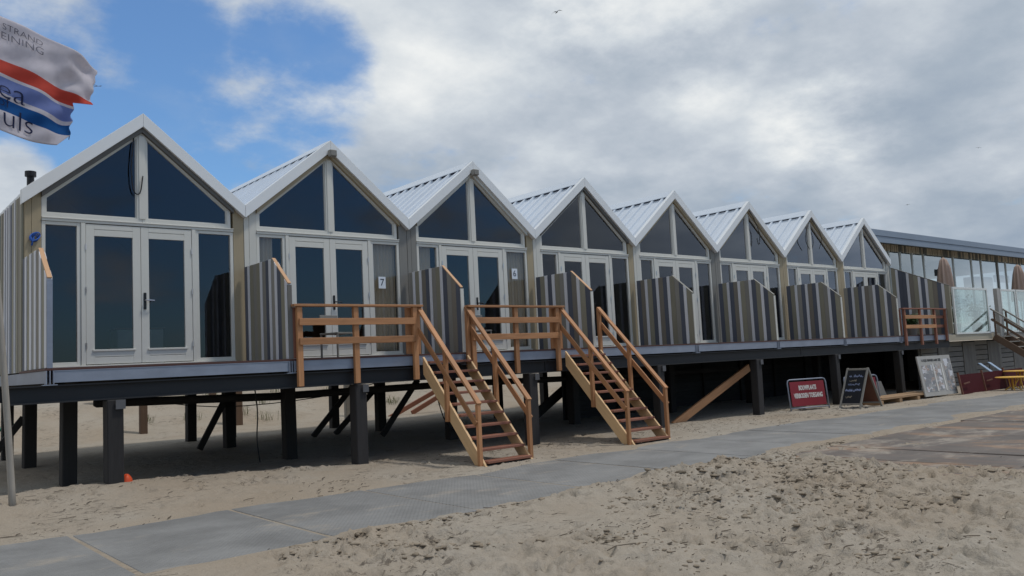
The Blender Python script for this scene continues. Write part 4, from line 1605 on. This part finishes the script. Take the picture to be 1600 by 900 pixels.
m_plank = mat('yard_plank', (0.32, 0.205, 0.115), 0.7, 0.2, GR, 0.15, rnd=0.15)
pl = thing('plank_stack', 'low stack of fresh pine planks on blocks in front of the dark wall', 'planks', (21.8, -3.1, -1.87))
for k in range(4):
    for q in range(3):
        xo = 19.9 + 0.12 * k + rng.uniform(0, 0.2)
        beam('plank', (xo, -2.75 - q * 0.21, -1.74 - 0.0 + 0.03 * (k % 2)), (xo + rng.uniform(2.6, 4.0), -2.80 - q * 0.21, -1.74 + 0.03 * (k % 2)), 0.19, 0.027, m_plank, pl) if k < 2 else None
for xo in (20.1, 21.2, 22.3, 23.4):
    beam('block', (xo, -3.3, -1.83), (xo, -2.6, -1.83), 0.16, 0.12, m_plank, pl)
o = beam('grey_panel', (20.6, -2.1, -1.62), (22.4, -2.25, -1.62), 0.02, 0.62, m_trimg, None, upv=(0, 0.35, 1))
tag(o, 'dark grey sheet leaning behind the plank stack', 'panel')

# poster
pz0, pz1 = Vector((22.62, -3.36, -1.82)), Vector((24.6, -3.46, -1.82))
po = thing('poster_board', 'tall pale advertising poster of light interiors leaning on the white boarded wall', 'poster', (pz0 + pz1) / 2)
x = (pz1 - pz0).normalized()
L = (pz1 - pz0).length
zv = Vector((0.02, 0.17, 1.15)).normalized()
yv = zv.cross(x).normalized()
Mw = Matrix((x, yv, zv)).transposed().to_4x4()
Mw.translation = pz0
b = MB()
b.box(0, L, 0.0, 0.04, 0, 1.2)
place('board', b.mesh('board', m_greyp if False else mat('poster_grey', (0.36, 0.345, 0.32), 0.6), 0.003), po, Mw)
for x0_, x1_, z0_, z1_, m_ in ((0.14, 0.76, 0.13, 0.92, m_poster), (0.86, 1.24, 0.15, 0.95, m_poster), (1.50, 1.93, 0.10, 1.1, m_poster)):
    b = MB()
    b.box(x0_, x1_, -0.006, -0.0005, z0_, z1_)
    place('picture', b.mesh('picture', m_), po, Mw)
for x0_ in (0.79, 1.30):
    b = MB()
    b.box(x0_, x0_ + 0.06, -0.012, -0.0006, 0.13, 0.96)
    place('strip', b.mesh('strip', m_signw), po, Mw)
me_ = text_mesh('HUISJES BINNEN AAN ZEE', 0.10, m_blk, 0.001, bold=0.003)
place('lettering', me_, po, Mw @ Matrix.Translation((0.78, -0.003, 1.06)) @ Matrix.Rotation(R(90), 4, 'X'))

# maroon panels
mp_ = thing('maroon_barrier', 'dark maroon panel barrier standing between the poster and the yellow tables', 'barrier', (26, -3.7, -1.9))
for k in range(3):
    x0_ = 24.5 + k * 1.75
    b = MB()
    b.box(0.03, 1.70, -0.012, 0.012, 0.06, 0.66)
    place('panel', b.mesh('panel', m_maroon), mp_, Matrix.Translation((x0_, -3.62, -1.93)) @ Matrix.Rotation(R(-8), 4, 'X'))
    beam('post', (x0_, -3.64, -1.95), (x0_ + 0.02, -3.53, -1.2), 0.05, 0.06, m_brown, mp_, upv=(1, 0, 0))
    beam('crossbar', (x0_ + 0.06, -3.66, -1.55), (x0_ + 0.5, -3.66, -1.52), 0.03, 0.04, m_brown, mp_)
m_slatb = mat('pale_blue_paint', (0.26, 0.34, 0.45), 0.6)
for k, x0_ in enumerate((27.55, 28.35)):
    b = MB()
    o = beam('blue_slat', (x0_, -3.45, -1.38), (x0_ + 0.15, -2.95, -1.02), 0.16, 0.03, m_slatb, None, upv=(0, -0.5, 1))
    tag(o, ('left' if k == 0 else 'right') + ' of two pale blue boards slanting above the maroon barrier', 'board', 'pale blue boards')


def table(x, y_, zt, label):
    g = gz(x, y_)
    o = thing('bistro_table', label, 'table', (x, y_, g), 'yellow tables by the path')
    b = MB()
    b.tube([(x, y_, zt - 0.03), (x, y_, zt - 0.025), (x, y_, zt - 0.004), (x, y_, zt)], [0.46, 0.48, 0.48, 0.465], 28)
    place('tabletop', b.mesh('tabletop', m_yellow), o, Matrix())
    for k in range(4):
        a = k * math.pi / 2 + 0.5
        b = MB()
        b.tube([(x + 0.10 * math.cos(a), y_ + 0.10 * math.sin(a), zt - 0.03), (x + 0.07 * math.cos(a), y_ + 0.07 * math.sin(a), zt - 0.3), (x + 0.26 * math.cos(a), y_ + 0.26 * math.sin(a), g - 0.02)], 0.02, 6)
        place('leg', b.mesh('leg', m_yellow, smooth=True), o, Matrix())


table(26.6, -4.30, -1.44, 'nearer round yellow table at the right edge beside the maroon barrier')
table(28.0, -4.05, -1.30, 'farther yellow table behind the nearer one at the right edge')
o = beam('driftwood_plank', (7.50, -7.05, -1.84), (7.35, -7.62, -1.80), 0.09, 0.035, m_tar)
tag(o, 'short dark plank sticking out of the sand by the near edge of the path', 'plank')

# ------------------------------------------------------------------ restaurant
RX0, RX1 = 28.06, 52.0
rs = thing('restaurant', 'low glazed beach restaurant with flat blue-grey roof edge, right of the cabins', 'restaurant', (36, 2, -1.9))


def rbox(name, x0, x1, y0, y1, z0, z1, m, bevel=0.0, parent=None):
    return wbox(name, x0, x1, y0, y1, z0, z1, m, parent or rs, bevel)


rbox('roof', 27.25, RX1, 0.30, 10.0, 3.80, 4.02, m_bluegrey)
rbox('roof_edge', 27.22, RX1, 0.19, 0.298, 3.82, 4.05, m_bluegrey, 0.006)
rbox('roof_edge', 27.24, RX1, 0.215, 0.298, 3.58, 3.815, m_bluegrey, 0.006)
rbox('soffit', 28.0, RX1, 0.30, 10.0, 3.74, 3.795, m_slatd)
rbox('slat_backing', RX0, RX1, 1.03, 1.10, 3.46, 3.735, m_slatd)
xx = RX0
while xx < 46:
    rbox('slat', round(xx, 3), round(xx + 0.11, 3), 0.985 + rng.uniform(0, 0.02), 1.028, 3.45, 3.735, m_slat if rng.random() < 0.7 else m_greyp)
    xx += 0.17
MX = [28.1, 29.2, 30.2, 31.15, 32.2, 33.25, 35.16, 36.14, 38.06, 39.15, 41.04, 42.08, 44.0, 45.1, 47, 48.1, 50, 51.9]
for k, x_ in enumerate(MX):
    wd = 0.14 if k in (6, 10) else 0.07
    rbox('mullion', x_ - wd / 2, x_ + wd / 2, 0.96, 1.08, 0.04, 3.455, m_greyp if k in (6, 10) else m_frame)
for k in range(len(MX) - 1):
    rbox('pane', MX[k] + 0.08, MX[k + 1] - 0.08, 1.0, 1.02, 0.10, 3.45, m_glass3)
    rbox('back_pane', MX[k] + 0.04, MX[k + 1] - 0.04, 9.0, 9.02, 0.10, 3.7, m_glass3)
    rbox('back_mullion', MX[k] - 0.04, MX[k] + 0.03, 8.95, 9.07, 0.04, 3.735, m_frame)
rbox('floor', RX0, RX1, YD + 0.1, 10.0, -0.14, 0.035, m_grey)
rbox('deck_edge', RX0, 32.05, YD, YD + 0.08, -0.22, -0.01, mat('pale_fascia_board', (0.38, 0.34, 0.26), 0.7, 0.1, GR), 0.004)
rbox('deck_edge', 32.07, RX1, YD, YD + 0.08, -0.22, -0.01, m_grey, 0.004)
rbox('bar_counter', 41.1, 43.1, 2.0, 2.6, 0.04, 2.85, m_navy)
rbox('bar_screen', 42.95, 44.6, 1.75, 1.9, 2.6, 2.95, m_dark)
rbox('heater', 34.88, 35.15, 0.70, 0.92, 2.62, 2.90, m_dark)
for k in range(9):
    x0_ = 33 + k * 1.6
    rbox('cupboard', x0_, x0_ + 0.5, 3.0, 3.4, 0.04, 2.0 + rng.uniform(-0.4, 0.25), m_dark)

m_low = mat('weathered_pale_board', (0.20, 0.185, 0.165), 0.85, 0.18, (3, 24, 24), 0.2, rnd=0.15, bump=0.3)
# lower wall under the terrace
lw = thing('lower_wall', 'weathered white boarded wall under the restaurant terrace, behind the poster', 'wall', (33, -1.2, -1.9))
xx = 27.15
rg = random.Random(9)
pat = [('h', 1.5), ('v', 0.9), ('h', 1.25), ('v', 1.15), ('h', 1.15), ('v', 1.3), ('h', 1.3), ('v', 3.0)]
for kd, wd in pat:
    if kd == 'h':
        zz = -1.95
        while zz < -0.36:
            beam('board', (xx, -1.2 + rg.uniform(0, 0.012), zz + 0.09), (xx + wd - 0.03, -1.2 + rg.uniform(0, 0.012), zz + 0.09), 0.03, 0.165, m_low, lw)
            zz += 0.19
    else:
        x2 = xx
        while x2 < xx + wd - 0.05:
            beam('board', (x2 + 0.05, -1.215, -1.95), (x2 + 0.05, -1.215, -0.30), 0.03, 0.088, m_low, lw, upv=(1, 0, 0))
            x2 += 0.1
    xx += wd
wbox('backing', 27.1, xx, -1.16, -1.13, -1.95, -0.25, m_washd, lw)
wbox('drain_pipe', 27.02, 27.08, -1.36, -1.30, -1.2, -0.2, m_low, lw)

# glass balustrade panels
BP = [(28.72, 31.76), (33.05, 34.55), (34.65, 36.6), (36.7, 38.7)]
BL = ['big salt-hazed glass balustrade panel beside the tall striped screen', 'glass balustrade panel right of the terrace stair, nearest the stair',
      'second glass balustrade panel right of the terrace stair', 'third glass balustrade panel right of the terrace stair, cut by the frame']
for (x0_, x1_), lb in zip(BP, BL):
    o = thing('glass_panel', lb, 'balustrade', ((x0_ + x1_) / 2, YD, 0), 'white framed glass panels round the terrace')
    t_ = 0.085
    wbox('stile', x0_, x0_ + t_, YD - 0.03, YD + 0.03, -0.005, 1.70, m_frame, o, 0.004)
    wbox('stile', x1_ - t_, x1_, YD - 0.03, YD + 0.03, -0.005, 1.70, m_frame, o, 0.004)
    wbox('rail', x0_ + t_, x1_ - t_, YD - 0.03, YD + 0.03, -0.005, 0.06, m_frame, o, 0.004)
    wbox('rail', x0_ + t_, x1_ - t_, YD - 0.03, YD + 0.03, 1.62, 1.70, m_frame, o, 0.004)
    wbox('pane', x0_ + t_, x1_ - t_, YD - 0.008, YD + 0.008, 0.06, 1.62, m_glass2, o)
o = wbox('stair_post', 32.72, 33.0, YD - 0.02, YD + 0.12, -0.2, 1.72, m_wash, None, 0.005)
tag(o, 'broad pale post at the head of the restaurant stair', 'post')

# closed parasols
def parasol(x, y_, label):
    o = thing('closed_parasol', label, 'parasol', (x, y_, 0.036), 'closed parasols on the terrace')
    b = MB()
    b.tube([(x, y_, 0.04), (x, y_, 3.05)], 0.028, 8)
    place('pole', b.mesh('pole', m_beige), o, Matrix())
    vs, fs = [], []
    prof = [(3.03, 0.03), (2.95, 0.13), (2.65, 0.22), (2.3, 0.27), (1.95, 0.31), (1.55, 0.34), (1.42, 0.30)]
    n = 32
    for z_, r_ in prof:
        for k in range(n):
            a = 2 * math.pi * k / n
            rr = 0.80 * r_ * (1 + 0.30 * math.sin(a * 8) + 0.10 * math.sin(a * 3 + z_ * 2))
            vs.append((x + rr * math.cos(a), y_ + rr * math.sin(a), z_ - 0.05 * math.sin(a * 8) * (r_ / 0.3)))
    for j in range(len(prof) - 1):
        for k in range(n):
            a, c_ = j * n + k, j * n + (k + 1) % n
            fs.append((a, c_, c_ + n, a + n))
    fs.append(tuple(range(n)))
    fs.append(tuple(range(len(prof) * n - 1, (len(prof) - 1) * n - 1, -1)))
    b = MB()
    b.add(vs, fs)
    place('canopy', b.mesh('canopy', m_canvas, smooth=True), o, Matrix())
    b = MB()
    b.box(x - 0.3, x + 0.3, y_ - 0.3, y_ + 0.3, 0.037, 0.12)
    place('base', b.mesh('base', m_greyp, 0.01), o, Matrix())


parasol(31.3, -0.6, 'closed brown parasol above the big glass panel')
parasol(38.9, -0.6, 'closed brown parasol near the right edge of the photo')


def shrub(x, y_, h, label, seed, m=m_leaf):
    o = thing('potted_shrub', label, 'plant', (x, y_, 0.036), 'potted shrubs on the terrace')
    b = MB()
    b.tube([(x, y_, 0.037), (x, y_, 0.05), (x, y_, 0.36), (x, y_, 0.4)], [0.14, 0.15, 0.2, 0.2], 14)
    place('pot', b.mesh('pot', m_greyp), o, Matrix())
    rg = random.Random(seed)
    b = MB()
    bl = MB()
    for k in range(9):
        a = rg.uniform(0, 6.28)
        tip = Vector((x + 0.32 * math.cos(a) * rg.random(), y_ + 0.32 * math.sin(a) * rg.random(), 0.4 + h * rg.uniform(0.5, 1)))
        b.tube([(x, y_, 0.35), ((x + tip.x) / 2, (y_ + tip.y) / 2, 0.4 + (tip.z - 0.4) * 0.6), tip], [0.012, 0.008, 0.004], 5)
        for q in range(42):
            c_ = Vector((x, y_, 0.4)).lerp(tip, rg.uniform(0.15, 1.0)) + Vector((rg.gauss(0, 0.09), rg.gauss(0, 0.09), rg.gauss(0, 0.06)))
            d_ = Vector((rg.gauss(0, 1), rg.gauss(0, 1), rg.gauss(0, 0.6))).normalized() * 0.07
            e_ = d_.cross(Vector((rg.gauss(0, 1), rg.gauss(0, 1), rg.gauss(0, 1)))).normalized() * 0.022
            bl.add([c_ - d_, c_ + e_, c_ + d_, c_ - e_], [(0, 1, 2, 3)])
    place('stem', b.mesh('stem', m_brownp), o, Matrix())
    place('foliage', bl.mesh('foliage', m), o, Matrix())


shrub(30.0, -1.35, 1.15, 'leafy potted shrub behind the big salt-hazed glass panel', 1)
shrub(32.35, -1.2, 1.2, 'dark potted shrub at the head of the restaurant stair', 2)
shrub(26.5, -1.35, 0.35, 'low green potted plant behind the small far railing', 3)

# restaurant stair
def terrace_stair():
    xa, xb = 31.95, 33.1
    ya, yb, zt, zb = YD - 0.05, -4.3, -0.02, -1.9
    s = thing('staircase', 'weathered brown stair coming down from the restaurant terrace at the right edge', 'staircase', ((xa + xb) / 2, yb, zb))
    for xs_ in (xa, xb):
        beam('stringer', (xs_, ya, zt - 0.12), (xs_, yb, zb + 0.05), 0.05, 0.24, m_brownp if xs_ == xa else m_brownp, s)
    for k in range(9):
        f_ = (k + 0.4) / 9
        beam('tread', (xa + 0.03, ya + (yb - ya) * f_, zt - 0.05 + (zb - zt) * f_), (xb - 0.03, ya + (yb - ya) * f_, zt - 0.05 + (zb - zt) * f_), 0.24, 0.04, m_grey, s)
    for xs_ in (xa, xb):
        beam('handrail', (xs_, ya + 0.05, zt + 0.95), (xs_, yb, zb + 0.95), 0.08, 0.05, m_grey, s)
        beam('mid_rail', (xs_, ya + 0.05, zt + 0.55), (xs_, yb, zb + 0.55), 0.03, 0.09, m_brownp, s)
        for f_ in (0.03, 0.5, 0.97):
            yy = ya + (yb - ya) * f_
            zz = zt + (zb - zt) * f_
            beam('post', (xs_ - 0.0, yy, zz - 0.1), (xs_, yy, zz + 0.93), 0.06, 0.06, m_brownp, s, upv=(1, 0, 0))


terrace_stair()

# ------------------------------------------------------------------ gulls
def gull(p, span, tilt, heading, label):
    o = place('gull', None, None, Matrix.Translation(p))
    b = MB()
    n = 10
    # body as one skin: nose to tail along y, wings grown out of its flanks
    prof = [(-0.50, 0.01), (-0.42, 0.055), (-0.30, 0.06), (-0.15, 0.10), (0.05, 0.11), (0.25, 0.07), (0.42, 0.035), (0.55, 0.05), (0.60, 0.02)]
    b.tube([(0, y_ * span * 0.42, 0) for y_, _ in prof], [r_ * span * 0.42 for _, r_ in prof], 10)
    for sx in (-1, 1):
        st = [(0.0, 0.0, -0.10, 0.12, 0.03), (0.2, 0.12, -0.16, 0.07, 0.022), (0.42, 0.14, -0.15, 0.06, 0.016), (0.7, 0.06, -0.05, 0.09, 0.010), (1.0, -0.05, 0.10, 0.125, 0.004)]
        vs, fs = [], []
        for x_, z_, y0_, y1_, t_ in st:
            h = span * 0.5
            vs += [(sx * x_ * h, y0_ * h, z_ * h + t_ * h), (sx * x_ * h, y1_ * h, z_ * h + t_ * h * 0.3), (sx * x_ * h, y1_ * h, z_ * h - t_ * h * 0.3), (sx * x_ * h, y0_ * h, z_ * h - t_ * h)]
        for k in range(len(st) - 1):
            for j in range(4):
                a, c_ = k * 4 + j, k * 4 + (j + 1) % 4
                fs.append((a, c_, c_ + 4, a + 4))
        fs += [(0, 1, 2, 3), (len(vs) - 4, len(vs) - 3, len(vs) - 2, len(vs) - 1)]
        b.add(vs, fs)
    me_ = b.mesh('gull', m_feather, smooth=True)
    bpy.data.objects.remove(o)
    Mw = Matrix.Translation(p) @ Matrix.Rotation(heading, 4, 'Z') @ Matrix.Rotation(tilt, 4, 'Y')
    tag(place('gull', me_, None, Mw), label, 'gull', 'gulls in the sky')


cpos = cm.translation


def along(px_, py_, dist):
    d = rt * (px_ - 800) / 1302.85 - up * (py_ - 450) / 1302.85 + fw
    return cpos + d * dist


gull(along(870, 19, 75), 1.25, R(-24), YAW * -1 + R(20), 'dark gull gliding high near the top of the picture')
gull(along(1418, 320, 150), 1.1, R(-6), R(-30), 'tiny distant gull low over the last cabins')
gull(along(1529, 231, 150), 1.1, R(8), R(-60), 'tiny distant gull in the grey sky at the far right')

# ------------------------------------------------------------------ litter on the sand
def litter():
    rg = np.random.RandomState(4)
    V, F = [], []
    cnt = 0
    tries = 0
    while cnt < 1500 and tries < 60000:
        tries += 1
        r_ = rg.rand()
        if r_ < 0.66:
            x_, y_ = rg.uniform(0.5, 11.5), rg.uniform(-12.3, -6.7)
            if x_ < 3 and rg.rand() < 0.5:
                continue
        else:
            x_, y_ = rg.uniform(-1.5, 22), rg.uniform(-4.1, -1.5)
        c_ = float(fbm(np.array([x_]), np.array([y_]), 0.9, 3, 91)[0])
        if c_ < rg.uniform(-0.15, 0.35):
            continue
        z_ = gz(x_, y_)
        if z_ < -1.90:
            continue
        L = rg.lognormal(-3.35, 0.75)
        L = min(L, 0.34)
        wd = min(L * rg.uniform(0.03, 0.2), 0.014) + 0.0015
        a = rg.normal(0.15, 1.1)
        bend = rg.uniform(-0.4, 0.4) * L
        o_ = len(V)
        ca, sa = math.cos(a), math.sin(a)
        hz = rg.uniform(0.002, 0.02)
        row = []
        for t in (-0.5, 0.0, 0.5):
            w_ = wd * (1 - 1.2 * abs(t))
            lx, ly = t * L, bend * (0.25 - t * t) * 2
            for s_ in (-1, 1):
                ux, uy = lx, ly + s_ * w_ / 2
                V.append((x_ + ux * ca - uy * sa, y_ + ux * sa + uy * ca, z_ + 0.004 + hz * (0.3 + 0.7 * (t + 0.5)) + (0.006 if s_ > 0 else 0)))
        F += [(o_, o_ + 2, o_ + 3, o_ + 1), (o_ + 2, o_ + 4, o_ + 5, o_ + 3)]
        cnt += 1
    b = MB()
    b.add(V, F)
    tag(place('beach_litter', b.mesh('beach_litter', m_seaweed)), 'scattered dry seaweed and reed scraps on the churned sand', 'beach litter', kind='stuff')


litter()


def clods():
    rg = np.random.RandomState(21)
    t = (1 + 5 ** 0.5) / 2
    ico = np.array([(-1, t, 0), (1, t, 0), (-1, -t, 0), (1, -t, 0), (0, -1, t), (0, 1, t), (0, -1, -t), (0, 1, -t), (t, 0, -1), (t, 0, 1), (-t, 0, -1), (-t, 0, 1)]) / 1.9
    fi = [(0, 11, 5), (0, 5, 1), (0, 1, 7), (0, 7, 10), (0, 10, 11), (1, 5, 9), (5, 11, 4), (11, 10, 2), (10, 7, 6), (7, 1, 8), (3, 9, 4), (3, 4, 2), (3, 2, 6), (3, 6, 8), (3, 8, 9), (4, 9, 5), (2, 4, 11), (6, 2, 10), (8, 6, 7), (9, 8, 1)]
    n = 15000
    x = rg.uniform(0.3, 11.5, n)
    y = -6.8 - 5.6 * rg.rand(n) ** 1.25
    band = fbm(x, y, 0.5, 3, 77) + 0.18 + 0.05 * np.clip(x - 2, -3, 5) + 1.1 * fbm(x, y, 1.5, 4, 19) + 0.05 * (y + 9.5) + 0.04 * (x - 4)
    z = ground_z(x, y)
    keep = (sstep(band, 0.10, 0.75) ** 1.6 > rg.uniform(0.0, 0.6, n)) & (z > -1.90)
    x, y, z = x[keep][:4200], y[keep][:4200], z[keep][:4200]
    V, F = [], []
    for k in range(len(x)):
        sz = min(0.006 + rg.gamma(1.1, 0.008), 0.042)
        sc = np.array([sz * rg.uniform(0.8, 2.2), sz * rg.uniform(0.6, 1.3), sz * rg.uniform(0.25, 0.55)])
        a = rg.uniform(0, 6.28)
        p = ico * (1 + rg.uniform(-0.3, 0.3, (12, 1))) * sc
        px_ = p[:, 0] * math.cos(a) - p[:, 1] * math.sin(a) + x[k]
        py_ = p[:, 0] * math.sin(a) + p[:, 1] * math.cos(a) + y[k]
        pz_ = p[:, 2] + z[k] + sc[2] * 0.15
        o_ = len(V)
        V += list(zip(px_.tolist(), py_.tolist(), pz_.tolist()))
        F += [tuple(q + o_ for q in f) for f in fi]
    b = MB()
    b.v, b.f, b.mi = V, F, [0] * len(F)
    tag(place('sand_clods', b.mesh('sand_clods', m_damp, smooth=True)), 'crumbled clods of damp sand over the churned foreground', 'sand', kind='stuff')


m_damp = mat('damp_sand', (0.235, 0.193, 0.145), 0.95, 0.15, (30, 30, 30), 0.25, 1.5, spec=0.1)
clods()
